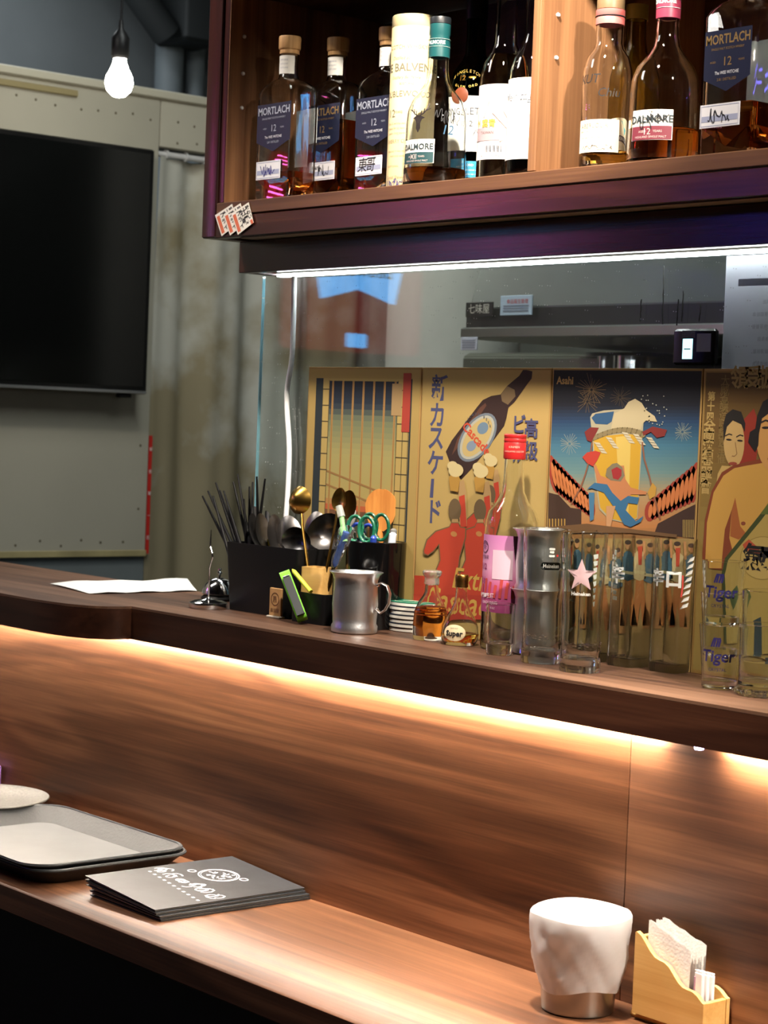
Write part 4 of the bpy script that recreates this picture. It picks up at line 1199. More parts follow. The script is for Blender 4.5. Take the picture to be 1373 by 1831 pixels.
# marker pens sticking out of the pot
def pen(label, px, py, dy, bx, m, r_=.0045, cap=None, name='marker_pen'):
    top = in_pot(px, py, dy); base = Vector((CP[0]+bx, CP[1]+dy*.4, UZ+.010))
    t_ = thing(name, label, 'pen', base)
    v = top-base
    MB().tube([Vector((0, 0, 0)), v*.8], r_, 12).build('barrel', m, t_)
    MB().tube([v*.8, v*.98, v], [r_*1.06, r_*1.06, r_*.5], 12).build('cap', cap or m, t_)
pen('white marker pen with a blue cap end at the rim of the pot', 703, 952, .004, .020, mat('white_pen', (226, 228, 230), .3), .0055, mat('white_blue_cap', (214, 222, 236), .3))
pen('grey capped pen behind the white marker', 704, 945, .022, .018, mat('grey_pen', (120, 122, 122), .35), .005)
pen('blue pen standing low at the front of the pot', 668, 958, -.03, .004, BLU, .0045)
pen('silver pen beside the green scissors', 634, 950, -.02, -.028, CHROME, .003)
# bottle opener, white plastic hook
c0 = in_pot(622, 918, -.012)
op = thing('bottle_opener', 'white plastic hook shaped opener rising from the pot', 'opener', (CP[0]-.026, CP[1]-.01, UZ+.012))
v = c0-op.location
pts = [v+Vector((.012*math.cos(a)*.8, .003*math.cos(a), .018*math.sin(a))) for a in (rad(200-k*16) for k in range(18))]
MB().tube(pts, .0026, 8, 1.4).build('loop', mat('opener_white', (206, 206, 200), .4), op)
MB().tube([pts[-1], v*.6, Vector((0, 0, 0))], .0028, 8).build('stem', MATS['opener_white'], op)
# pen wrapped in clear film, hanging in front
a, b_ = at_y(606, 905, OYv-.034), at_y(599, 1010, OYv-.038)
sp = thing('spray_pen', 'clear capped pale green pen in front of the pot', 'pen', at_y(616, 948, OYv-.034))
v = a-sp.location
MB().tube([Vector((.002, 0, -.016)), v*.55], .004, 12).build('barrel', mat('pale_green_pen', (150, 206, 140), .3), sp)
MB().tube([v*.55, v], [.0058, .0052], 14).build('cap', mat('frosted_cap', (214, 222, 218), .3, trans=.6), sp)
a, b_ = at_y(622, 944, OYv-.034), at_y(597, 1012, OYv-.036)
bp_ = thing('wrapped_pen', 'blue pen in crinkled clear film hanging beside the pot', 'pen', b_)
v = a-b_
MB().tube([Vector((0, 0, 0)), v*.1, v*.9], [.002, .0042, .0046], 12).build('barrel', mat('blue_pen_barrel', (52, 84, 150), .3), bp_)
film = MB(); rnd = random.Random(4)
rings = []
axv = v.normalized(); s1 = axv.cross(Vector((0, 0, 1))).normalized(); s2 = axv.cross(s1)
for k in range(9):
    r_ = (.004, .0065, .0075, .0085, .0095, .0105, .012, .013, .011)[k]
    rings.append([tuple(v*(k/8*1.05-.04)+s1*(r_*rnd.uniform(.7, 1.15)*math.cos(a_))+s2*(r_*rnd.uniform(.6, 1.1)*math.sin(a_))) for a_ in (2*PI*i/14 for i in range(14))])
film.loft(rings).build('film', mat('clear_film', (235, 240, 245), .12, trans=.95, ior=1.15), bp_, angle=10)

# aluminium mugs: one with its handle in view, two stacked behind the glasses
MUGP = [(.0315, 0), (.0335, .002), (.034, .010), (.0318, .014), (.0325, .024), (.0335, .042), (.0322, .062), (.0318, .076), (.0345, .084), (.0395, .0885)]
def mug(loc, label, hang, group=None):
    t_ = thing('aluminium_mug', label, 'mug', loc, hang, group)
    vessel('cup', MUGP, .0012, .003, ALU, t_)
    pts = [(.0325, 0, .072), (.040, 0, .0745), (.049, 0, .071), (.0535, 0, .060), (.0525, 0, .046), (.047, 0, .036), (.040, 0, .031), (.0335, 0, .036)]
    MB().tube(pts, .0048, 10, .32).build('handle', ALU, t_)
    for z in (.071, .036): 
        MB().lathe([(0, .003), (.002, .0025), (.003, 0), (0, 0)], 10).xf(Matrix.Translation((.0335, 0, z)) @ Matrix.Rotation(PI/2, 4, 'Y')).build('rivet', CHROME, t_)
    return t_
m1 = on(633, 1131)
mug(m1, 'brushed aluminium mug standing alone with its handle towards the coasters', rad(28))
ml = on(959, 1169)
mug(ml, 'lower of two stacked aluminium mugs behind the tall glasses', rad(75), 'stacked aluminium mugs')
mug((ml[0], ml[1], ml[2]+.0815), 'upper of two stacked aluminium mugs behind the tall glasses', rad(80), 'stacked aluminium mugs')

# stack of coasters, each one a thing
cp = on(748, 1127)
CW, CG, CBK = mat('coaster_white', (226, 224, 214), .7), mat('coaster_green', (30, 108, 84), .6), mat('coaster_dark_rim', (26, 32, 46), .6)
CN = 7
for k in range(CN):
    names = 'green topped round coaster with pale print, topmost of the stack' if k == CN-1 else 'white round coaster with a dark rim, %s the counter in the stack' % ('lying directly on', 'second up from', 'third up from', 'fourth up from', 'fifth up from', 'sixth up from')[k]
    t_ = thing('coaster', names, 'coaster', (cp[0]+.0006*math.sin(k*2.1), cp[1]+.0006*math.cos(k*3), cp[2]+k*.0063), 0, 'coasters stacked beside the amber bottle')
    MB().lathe([(0, 0), (.0440, 0), (.0455, .0008), (.0455, .0046), (.0450, .0048), (0, .0048)], 44).build('pad', CW, t_)
    MB().lathe([(0, .0049), (.0456, .0049), (.0456, .0060), (.0450, .0062), (0, .0062)], 44).build('dark_face' if k < CN-1 else 'green_face', CBK if k < CN-1 else CG, t_)
    if k == CN-1:
        mb = MB()
        for j in range(5): ribbon(mb, lambda u, v: (u, v, .0064), [(-.012+.008*j, -.022+.004*j), (-.004+.008*j, -.002), (.004+.006*j, .012)], .0035)
        c1 = ell(0, 0, .038, .038, 0, 40); ribbon(mb, lambda u, v: (u, v, .0064), c1+c1[:1], .0012)
        mb.build('print', mat('coaster_pale_print', (222, 220, 196), .7), t_, smooth=False)
# ------------------------------------------------------------------ small bottles and glasses on the raised counter
AMBER = mat('amber_spirit', (226, 140, 52), 0, trans=1, ior=1.36)
GOLDL = mat('gold_spirit', (236, 196, 96), 0, trans=1, ior=1.36)
TEA = mat('dark_whisky', (218, 144, 62), 0, trans=1, ior=1.36)
t = thing('mini_bottle', 'small square shouldered bottle of amber liquor with a clear stopper', 'bottle', on(768, 1143))
pr = [(.0235, 0), (.0245, .003), (.0250, .020), (.0235, .040), (.0180, .054), (.0125, .062), (.0100, .068), (.0095, .078)]
vessel('glass_body', pr, .0022, .006, GLASS, t)
liquid(pr, .0022, .006, .047, AMBER, t)
MB().lathe([(0, .0785), (.0105, .0785), (.0110, .081), (.0105, .0865), (.0100, .088), (.0115, .090), (.0135, .093), (.0140, .0965), (.0125, .0985), (0, .099)], 28).build('stopper', mat('frosted_stopper', (226, 224, 216), .12, trans=.8), t)
for k in range(3):
    MB().lathe([(.0236-.0006*k, .0355+.004*k), (.0246-.0010*k, .0365+.004*k), (.0234-.0010*k, .0375+.004*k)], 36).build('glass_ridge', GLASS, t)

t = thing('mini_bottle', 'small round bellied bottle with a gold screw cap and oval label', 'bottle', on(821, 1152))
pr = [(.0210, 0), (.0250, .005), (.0268, .014), (.0255, .026), (.0205, .038), (.0140, .048), (.0100, .058), (.0085, .068), (.0080, .080)]
vessel('glass_body', pr, .0018, .005, GLASS, t)
liquid(pr, .0018, .005, .016, GOLDL, t)
MB().lathe([(0, .0805), (.0092, .0805), (.0095, .083), (.0090, .0845), (.0095, .086), (.0090, .0875), (.0095, .089), (.0095, .0965), (.0085, .098), (0, .0982)], 28).build('screw_cap', mat('gold_cap', (168, 128, 66), .3, metal=1), t)
rf = lambda z: at_prof(pr, max(0, z))
fn = cyl(rf, rad(-60), .018, .0006)
mb = MB()
e_ = ell(0, 0, .0165, .0115, 0, 28)
vs = [fn(0, 0)]+[fn(x*.5, y*.5) for x, y in e_]+[fn(x, y) for x, y in e_]
nE = len(e_)
mb.add(vs, [(0, 1+i, 1+(i+1) % nE) for i in range(nE)]+[(1+i, 1+nE+i, 1+nE+(i+1) % nE, 1+(i+1) % nE) for i in range(nE)])
mb.build('oval_label', mat('cream_label', (222, 206, 168), .6), t)
fn2 = cyl(rf, rad(-60), .018, .0011)
letter(t, fn2, [('Super', 0, -.001, .0105, {'bold': .0004}), ('RARE OLD', 0, .0066, .0024)], INK)

# liquor bottle with pink label
t = thing('liquor_bottle', 'tall clear liquor bottle with a pink label and red screw cap', 'bottle', (at_y(908, 1100, 1.945).x, 1.945, UZ+.0003))
pr = [(.0340, 0), (.0368, .003), (.0374, .010), (.0374, .160), (.0366, .176), (.0330, .190), (.0225, .203), (.0165, .217), (.0148, .235), (.0140, .262)]
vessel('glass_body', pr, .0022, .008, GLASS, t)
RC = mat('red_cap', (186, 40, 40), .35)
MB().lathe([(0, .2625), (.0150, .2625), (.0155, .264), (.0155, .2845), (.0150, .2855), (.0155, .2865), (.0155, .290), (.0150, .291), (.0155, .292), (.0155, .2955), (.014, .297), (0, .2972)], 32).build('screw_cap', RC, t)
fn = cyl(.0155, rad(-48), .275, .0003)
letter(t, fn, [('KINMEN', 0, .004, .0042), ('KAOLIANG LIQUOR', 0, -.002, .0034)], mat('cap_print', (230, 190, 170), .5))
PKL = bpy.data.materials.new('pink_label'); PKL.use_nodes = True
nt = PKL.node_tree; N = nt.nodes.new; L = nt.links.new; b = nt.nodes['Principled BSDF']
tc = N('ShaderNodeTexCoord'); sx = N('ShaderNodeSeparateXYZ'); L(tc.outputs['Object'], sx.inputs[0])
mr = N('ShaderNodeMapRange'); mr.inputs[1].default_value = .05; mr.inputs[2].default_value = .155; L(sx.outputs['Z'], mr.inputs[0])
rp = N('ShaderNodeValToRGB'); e = rp.color_ramp.elements
e[0].position, e[0].color = 0, lin((160, 62, 120)); e[1].position, e[1].color = 1, lin((206, 130, 186))
k_ = e.new(.35); k_.color = lin((198, 92, 140)); k_ = e.new(.6); k_.color = lin((226, 160, 196))
L(mr.outputs[0], rp.inputs['Fac']); L(rp.outputs['Color'], b.inputs['Base Color']); b.inputs['Roughness'].default_value = .5
AC = rad(-62)
fn = cyl(.0374, AC, 0, .0004)
lb_ = label_patch('label', t, fn, -.044, .040, .052, .158, PKL, 24)
fp = cyl(.0374, AC, 0, .0008)
mb = MB()
ribbon(mb, fp, [(-.0330+.010*math.cos(a)*.9, .141+.008*math.sin(a)) for a in (2*PI*i/24 for i in range(25))], .0012)
for k in range(3): ribbon(mb, fp, [(-.040+.002*k, .144-.003*k), (-.033, .147-.003*k), (-.026-.002*k, .144-.003*k)], .0009)
text_on(mb, '金門高粱', lambda x, y: fp(-.033+x, .127+y), .0056)
mb.build('emblem', mat('dark_plum_print', (70, 20, 50), .6), lb_, smooth=False)
letter(lb_, fp, [('112', -.034, .114, .0115, {'bold': .0002}), ('淡水', -.034, .095, .010)], mat('plum_print', (150, 48, 110), .6))
mb = MB(); patch(mb, fp, -.014, .016, .098, .138, 8)
mb.build('pale_panel', mat('pale_pink_print', (232, 196, 214), .6), lb_)
mb = MB(); fq = cyl(.0374, AC, 0, .0010)
for k in range(8):
    x = -.036+k*.0088
    ribbon(mb, fq, [(x, .072), (x+.001, .080+.003*(k % 3)), (x+.0025, .090+.004*((k*2) % 3))], .0042)
mb.build('flame_print', mat('coral_print', (200, 74, 70), .6), lb_, smooth=False)
fw_ = cyl(.0374, AC, 0, .0013)
letter(lb_, fw_, [('金門高粱酒', -.026, .0745, .0066, {'bold': .0002}), ('KAOLIANG', -.018, .0655, .0056), ('38% ALC', -.016, .058, .004)], mat('white_print', (240, 232, 236), .6))

# shot glass in front of the pink bottle
t = thing('shot_glass', 'small thick based shot glass in front of the pink labelled bottle', 'glass', (at_y(894, 1130, 1.886).x, 1.886, UZ+.0003))
pr = [(.0165, 0), (.0180, .002), (.0182, .016), (.0190, .045), (.0200, .068)]
vessel('cup', pr, .0016, .014, GLASS, t)

# tall beer glasses
TALL = [(.0250, 0), (.0262, .002), (.0262, .010), (.0250, .022), (.0246, .045), (.0240, .070), (.0256, .092), (.0268, .120), (.0282, .150), (.0290, .1755)]
def tall(loc, label, prints, group='tall beer glasses'):
    t_ = thing('beer_glass', label, 'glass', loc, 0, group)
    vessel('cup', TALL, .0017, .016, GLASS_G, t_, 56)
    prints(t_)
    return t_
rT = lambda z: at_prof(TALL, max(.0, z))
def emboss(t_):
    mb = MB(); rnd = random.Random(9); f_ = cyl(rT, 0, 0, .0003)
    for k in range(46):
        a = rnd.uniform(-.09, .09); z = .026+rnd.random()*.012
        mb.lathe([(0, .0008), (.0014, .0004), (.0018, 0)], 8)
        c = f_(a, z)
        mb.v[-17:] = [(c[0]+p_[0], c[1]+p_[1], c[2]+p_[2]) for p_ in mb.v[-17:]]
    o = mb.build('embossed_texture', GLASS_G, t_); o['kind'] = 'stuff'
def pr_h(t_):
    emboss(t_)
    f_ = cyl(rT, rad(-26), .128, .0004)
    mb = MB(); mb.add([f_(x, y) for x, y in rrect(-.014, .014, -.005, .005, .004, 4)], [tuple(range(20))]); mb.build('logo_plate', mat('logo_black', (16, 26, 22), .5), t_, smooth=False)
    letter(t_, cyl(rT, rad(-26), .128, .0009), [('Heineken', 0, 0, .0072, {'squash': .8, 'bold': .0002})], mat('print_white', (226, 226, 220), .6))
    mb = MB(); f_ = cyl(rT, rad(-26), .140, .0005)
    for w_, y in ((.004, 0), (.003, .005), (.004, .009)): mb.add([f_(x, yy) for x, yy in rrect(-w_, w_, y, y+.003, .001, 2)], [tuple(range(12))])
    mb.build('crest_print', MATS['print_white'], t_, smooth=False)
    mb = MB(); f_ = cyl(rT, rad(-26), .142, .0005)
    st_ = [(.008+.0026*(1 if k % 2 == 0 else .4)*math.sin(PI*k/5), .0026*(1 if k % 2 == 0 else .4)*math.cos(PI*k/5)) for k in range(10)]
    mb.add([f_(x, y) for x, y in st_], [tuple(range(10))]); mb.build('red_star', mat('star_red', (196, 44, 40), .5), t_, smooth=False)
def star_pts(R_, n=5, k=.42):
    return [(R_*(1 if i % 2 == 0 else k)*math.sin(PI*i/n), R_*(1 if i % 2 == 0 else k)*math.cos(PI*i/n)) for i in range(2*n)]
def pr_s(t_):
    emboss(t_)
    f_ = cyl(rT, rad(-52), .123, .0005)
    mb = MB(); pts = star_pts(.0215)
    vs = [f_(0, 0)]+[f_(x*.5, y*.5) for x, y in pts]+[f_(x, y) for x, y in pts]; nn_ = len(pts)
    mb.add(vs, [(0, 1+i, 1+(i+1) % nn_) for i in range(nn_)]+[(1+i, 1+nn_+i, 1+nn_+(i+1) % nn_, 1+(i+1) % nn_) for i in range(nn_)])
    mb.build('star_print', mat('pale_pink_star', (222, 188, 194), .6), t_)
    letter(t_, cyl(rT, rad(-52), .100, .0005), [('Heineken', 0, 0, .0065, {'bold': .0002})], MATS['print_white'])
tall(on(966, 1184), 'tall beer glass with a small black logo plate near its rim', pr_h)
tall(on(1036, 1200), 'tall beer glass with a large pale pink star', pr_s)
# square footed beer glasses with white lettering
def kglass(loc, label, prints, rz=0):
    t_ = thing('beer_glass', label, 'glass', loc, rz, 'square footed beer glasses')
    H = .172
    def ring(z, ins):
        u = z/H
        w_ = .0235+.0045*u**1.2
        k = max(0, 1-u*1.25)                       # squareness fades towards the rim
        pts = []
        for i in range(64):
            a = 2*PI*i/64
            c_, s_2 = math.cos(a), math.sin(a)
            sq = 1/max(abs(c_), abs(s_2))
            r_ = w_*((1-k*.75)+k*.75*min(sq, 1.26))*(1+.022*k*math.cos(8*a)) - ins
            pts.append((r_*c_, r_*s_2, z))
        return pts
    zs = [0, .003, .012, .03, .05, .075, .1, .125, .15, H]
    rings = [[(x*.93, y*.93, 0) for x, y, z in ring(0, 0)]]+[ring(z, 0) for z in zs[1:]]
    inn = [ring(z, .0018) for z in reversed(zs[2:])]+[[(x*.6, y*.6, .010) for x, y, z in ring(.012, .0018)]]
    MB().loft(rings+inn, True, True).build('cup', GLASS_G, t_)
    prints(t_)
    return t_
rK = lambda z: .0235+.0045*(max(z, 0)/.172)**1.2
WPR = mat('glass_white_print', (214, 216, 214), .6)
def pk_a(t_):
    f_ = cyl(rK, rad(-88), 0, .0016)
    letter(t_, f_, [('辛', -.002, .119, .0255, {'bold': .0008})], WPR)
    mb = MB()
    for k in range(9): ribbon(mb, f_, [(-.043+.0012*(k % 2), .146-k*.0075), (-.036, .1475-k*.0075)], .0050 if k else .007)
    mb.build('side_lettering', WPR, t_, smooth=False)
def pk_b(t_):
    f_ = cyl(rK, rad(-62), 0, .0016)
    letter(t_, f_, [('辛', -.022, .120, .0235, {'bold': .0008}), ('口', .002, .119, .0235, {'bold': .0010})], WPR)
    mb = MB()
    for k in range(8):
        y = .142-k*.0085; x = .020-.0011*k
        mb.add([f_(*q) for q in ((x-.001, y), (x+.010, y+.003), (x+.012, y+.0085), (x+.003, y+.0055))], [(0, 1, 2, 3)])
    mb.build('side_lettering', WPR, t_, smooth=False)
    mb = MB(); ribbon(mb, f_, [(.0135, .126), (.0140, .112), (.0125, .098)], .0022); mb.build('red_print', mat('glass_red_print', (200, 70, 64), .6), t_, smooth=False)
def pk_c(t_):
    f_ = cyl(rK, rad(-46), 0, .0016)
    mb = MB()
    for k in range(8): mb.add([f_(*q) for q in ((-.005+.0005*k, .142-k*.009), (.004-.0002*k, .1435-k*.009), (.004-.0003*k, .1375-k*.009), (-.003+.0005*k, .136-k*.009))], [(0, 1, 2, 3)])
    mb.build('side_lettering', WPR, t_, smooth=False)
kglass(on(1123, 1190), 'square footed beer glass with one large white character', pk_a)
kglass(on(1198, 1200), 'square footed beer glass with two white characters and slanted marks', pk_b, rad(8))
kglass(on(1066, 1180), 'square footed beer glass behind the star glass, with a white column of marks', pk_c, rad(-6))

# nested small glasses with blue lettering
SM = [(.0195, 0), (.0212, .002), (.0212, .010), (.0226, .030), (.0248, .055), (.0270, .077)]
rS = lambda z: at_prof(SM, max(0, z))
BLP = mat('blue_glass_print', (40, 36, 96), .5)
def small(loc, label, ang, txt=True, group='nested small glasses'):
    t_ = thing('tumbler', label, 'glass', loc, 0, group)
    vessel('cup', SM, .0011, .010, GLASS, t_)
    if txt:
        f_ = cyl(rS, ang, 0, .0005)
        letter(t_, f_, [('Tiger', 0, .040, .0200, {'shear': .1, 'bold': .0005}), ('CRYSTAL', 0, .024, .0055)], BLP)
        mb = MB()
        for k in range(4): ribbon(mb, f_, [(-.008+.003*k, .052), (-.006+.003*k, .058+.002*(k % 2)), (-.004+.002*k, .063)], .0022)
        mb.build('emblem', BLP, t_, smooth=False)
    return t_
T0 = on(1285, 1230)
STEP = .0385
for k, lab in enumerate(('bottom tumbler of the front stack with blue lettering', 'middle tumbler of the front stack nested between two others', 'top tumbler of the front stack with blue lettering near the rim')):
    small((T0[0], T0[1], T0[2]+k*STEP), lab, rad(-58), k != 1)
T1 = on(1276, 1206)
for k, lab in enumerate(('lower tumbler of the stack behind, beside the square footed glass', 'upper tumbler of the stack behind, beside the square footed glass')):
    small((T1[0]-.012, T1[1]+.014, T1[2]+k*STEP), lab, rad(-110))
# rocks glasses with scalloped foot
def rocks(loc, label):
    t_ = thing('rocks_glass', label, 'glass', loc, 0, 'nested rocks glasses')
    pr_ = [(.0290, .012), (.0285, .016), (.0290, .04), (.0300, .084)]
    full = [(0, .009), (.027, .009)]+pr_+[(.0292, .0845)]+[(.0283, .084), (.0275, .04), (.0268, .018), (0, .016)]
    MB().lathe(full, 48).build('cup', GLASS, t_)
    rings = []
    for z, r_ in ((0, .027), (.003, .0315), (.008, .0310), (.0088, .027)):
        rings.append([((r_*(1+.06*math.cos(22*a)))*math.cos(a), (r_*(1+.06*math.cos(22*a)))*math.sin(a), z) for a in (2*PI*i/132 for i in range(132))])
    MB().loft(rings, True, True).build('scalloped_foot', GLASS, t_)
    return t_
R0 = on(1362, 1243)
rocks(R0, 'rocks glass with a scalloped foot standing on the counter edge')
R1 = thing('rocks_glass', 'upper rocks glass nested in the scalloped one', 'glass', (R0[0], R0[1], R0[2]+.040), 0, 'nested rocks glasses')
MB().lathe([(0, .0), (.0245, .0), (.0255, .003), (.0270, .05), (.0285, .084), (.0278, .0845), (.0270, .084), (.0255, .05), (.0240, .008), (0, .007)], 48).build('cup', GLASS, R1)
# ------------------------------------------------------------------ bottles in the wall cabinet
SZ = CZ+.3433
CORK = wood('pale_cork_wood', (176, 132, 84), (198, 156, 104), (214, 176, 126), 'Z', .6, 3)
NAVYL = mat('navy_label', (12, 19, 44), .5)
GOLDP = mat('dull_gold_print', (150, 122, 76), .4, metal=.5)
GREYP = mat('silver_grey_print', (150, 156, 170), .5)
TAGM = mat('bottle_tag_paper', (206, 206, 212), .6)
BLUEINK = mat('blue_pen_ink', (46, 44, 120), .6)
def rr_ring(w_, d_, r_, z, n=7):
    return [(x, y, z) for x, y in rrect(-w_, w_, -d_, d_, r_, n)]
def square_bottle(label, x, y, w_, d_, level, name_txt, gold, tagx, seed, group='square whisky bottles with navy labels', back=True, rz=0):
    t = thing('whisky_bottle', label, 'bottle', (x, y, SZ), rz, group)
    def body(i):
        R_ = [rr_ring(w_-i, d_-i, .006, 0), rr_ring(w_-i, d_-i, .007, .004), rr_ring(w_-i, d_-i, .007, .168), rr_ring(w_-.003-i, d_-.002-i, .010, .176), rr_ring(w_*.72-i, d_*.8-i, .014, .184)]
        for r_, z in ((.0165, .190), (.0142, .197), (.0138, .215), (.0150, .228)):
            n_ = len(R_[0]); 
            pts = []
            base = rrect(-r_+i*.5, r_-i*.5, -r_+i*.5, r_-i*.5, r_-.0002, 7)
            R_.append([(px, py, z) for px, py in base])
        return R_
    o_ = body(0); i_ = body(.0032)
    floor_ = []
    for (px, py, z) in i_[1]: floor_.append((px, py, .012+.024*abs(px)/w_))
    inner = list(reversed([r_ for r_ in i_[2:]]))+[floor_]
    cen = [[(px*.02, py*.9, .011) for px, py, z in floor_]]
    MB().loft(o_+inner+cen, True, True).build('glass_body', GLASS, t)
    lq = [[(px*.02, py*.9, .0105) for px, py, z in floor_], [(px*1.004, py*1.006, z-.0002) for px, py, z in floor_]]
    if level > .04: lq.append([(px*1.004, py*1.006, level) for px, py, z in i_[2]])
    MB().loft(lq, True, True).build('whisky', TEA, t)
    MB().lathe([(0, .2285), (.0150, .2285), (.0155, .230), (.0152, .2345), (.0160, .235), (.0172, .237), (.0175, .253), (.0168, .2555), (0, .256)], 32).build('cork_cap', CORK, t)
    f_ = cyl(.0145, rad(-72), .205, .0006)
    nl = label_patch('neck_label', t, f_, -.020, .018, -.008, .020, mat('neck_label_white', (214, 212, 206), .6), 12)
    letter(nl, cyl(.0145, rad(-72), .205, .0009), [('SPEYSIDE', 0, .013, .0036), ('DISTILLERY', 0, .007, .003), ('SCOTLAND', 0, .001, .003)], GREYP)
    F_ = lambda u, v, lift=.0006: (u, -d_-lift, v)
    lw = w_-.004
    mb = MB(); mb.prism([(-lw, .092), (0, .076), (lw, .092), (lw, .150), (-lw, .150)], .0003, lambda u, v, w2: F_(u, v, .0002+w2))
    fl = mb.build('front_label', NAVYL, t, smooth=False)
    sc = w_/.0475
    letter(fl, lambda a, b_: F_(a, b_, .0008), [('MORTLACH', 0, .1385, .0162, {'squash': .94*sc, 'bold': .0003}), ('12', 0, .1115, .0150)], gold)
    letter(fl, lambda a, b_: F_(a, b_, .0008), [('SINGLE MALT SCOTCH WHISKY', 0, .1275, .0042, {'squash': sc}), ('2.81 DISTILLED', 0, .0905, .0046), ('AGED', -.022, .112, .0034), ('YEARS', .022, .112, .0034)], gold, 'small_lettering')
    letter(fl, lambda a, b_: F_(a, b_, .0008), [('The WEE WITCHIE', 0, .0985, .0056, {'squash': sc*.95})], mat('label_white_print', (210, 212, 220), .5))
    mb = MB(); mb.prism([(tagx-.031, .034), (tagx+.031, .034), (tagx+.031, .062), (tagx-.031, .062)], .0003, lambda u, v, w2: F_(u, v, .0002+w2))
    tg = mb.build('name_tag', TAGM, t, smooth=False)
    mb = MB(); ribbon(mb, lambda u, v: F_(u, v, .0007), [(tagx-.029, .036), (tagx+.029, .036), (tagx+.029, .060), (tagx-.029, .060), (tagx-.029, .036)], .0008)
    mb.quad(F_(tagx-.028, .041, .0007), F_(tagx+.028, .041, .0007), F_(tagx+.028, .048, .0007), F_(tagx-.028, .048, .0007))
    mb.build('tag_border', mat('tag_blue_grey', (146, 152, 178), .6), tg, smooth=False)
    mb = MB()
    if name_txt:
        for k, ch in enumerate(name_txt): text_on(mb, ch, lambda a, b_, k=k: F_(tagx-.006+.019*k-.008*(len(name_txt)-1)+a+.15*b_, .048+b_, .0010), .023)
    else:
        for k in range(3): scribble(mb, lambda u, v: F_(u, v, .0010), tagx-.018+.010*k, .048, .014, .020, 7, .0011, seed+k)
    mb.build('handwriting', BLUEINK if seed == 1 else INK, tg, smooth=False)
    if back:
        mb = MB(); mb.prism([(-.018, .056), (.022, .056), (.024, .090), (w_-.004, .092), (w_-.004, .146), (-.016, .144)], .0003, lambda u, v, w2: (u, d_+.0002+w2, v))
        mb.build('back_label', mat('back_label_white', (206, 212, 214), .6), t, smooth=False)
    return t
FY0 = 1.885
xa, xb = at_y(456, 250, FY0+.012).x, at_y(521, 250, FY0+.012).x
W2 = (xb-xa)/2
square_bottle('square whisky bottle with a little whisky and a blue handwritten tag, beside the cabinet wall', (xa+xb)/2, FY0+.012+.026, W2, .0255, .044, '', GREYP, -.010, 1)
xb_ = at_y(609, 250, 1.953).x
square_bottle('square whisky bottle half full of dark whisky with a scrawled tag', xb_-W2, 1.953+.0255, W2, .0255, .125, '', GOLDP, .004, 20)
xl_ = at_y(632, 250, 1.951).x
square_bottle('square whisky bottle whose side is hidden by the cream tube', xl_+W2, 1.951+.0255, W2, .0255, .042, '東哥', GREYP, -.008, 30)
o = square_bottle('square whisky bottle standing behind, only its cork and neck showing', at_y(545, 120, 2.045).x, 2.045, W2, .0255, .10, '', GREYP, 0, 40, back=False)
xa2, xb2 = at_y(1251, 200, 1.888).x, at_y(1343, 200, 1.888).x
square_bottle('square whisky bottle next to the maroon capped bottle, its navy label lettered in gold', (xa2+xb2)/2, 1.888+.030, (xb2-xa2)/2, .0300, .062, '', GOLDP, -.008, 50)

# cream tube
TR = .0335
t = thing('whisky_tube', 'cream cardboard whisky tube with grey lettering', 'tube', (at_y(736, 200, 1.95).x, 1.95, SZ))
TUBH = .256
MB().lathe([(0, 0), (TR, 0), (TR, TUBH-.018), (TR-.0004, TUBH-.0175), (TR-.0004, TUBH-.017), (TR, TUBH-.0165), (TR, TUBH-.001), (TR-.001, TUBH), (0, TUBH-.0006)], 56).build('tube_wall', mat('cream_card', (206, 190, 146), .6), t)
f_ = cyl(TR, rad(-66), 0, .0004)
GB = mat('grey_brown_print', (112, 104, 88), .6)
letter(t, f_, [('THE BALVENIE', .002, .178, .0165, {'bold': .0002}), ('DOUBLEWOOD', -.002, .140, .0125), ('12', -.019, .112, .016), ('YEARS', -.006, .114, .005)], GB)
letter(t, f_, [('SCOTCH WHISKY', .002, .208, .0085), ('Distilled at', -.006, .192, .007, {'shear': .3}), ('Distillery Banffshire', .002, .164, .006, {'shear': .3}), ('SCOTLAND', .006, .155, .0045), ('SHERRY OAK', -.006, .072, .0075), ('matured in two woods', -.006, .058, .0042), ('traditional casks', -.006, .051, .0042), ('DUFFTOWN', -.014, .036, .0042), ('David Stewart', -.008, .020, .007, {'shear': .4})] + [('%s' % s, -.010, .098-.007*k, .0044) for k, s in enumerate(('first fill whisky oak', 'rested for at least', 'twelve long years'))], mat('pale_brown_print', (160, 146, 116), .6), 'small_lettering')
mb = MB()
for k in range(4): scribble(mb, cyl(TR, rad(-66), 0, .0006), -.026+.007*k, .011, .010, .016, 7, .0009, 60+k)
mb.build('handwriting', BLUEINK, t, smooth=False)

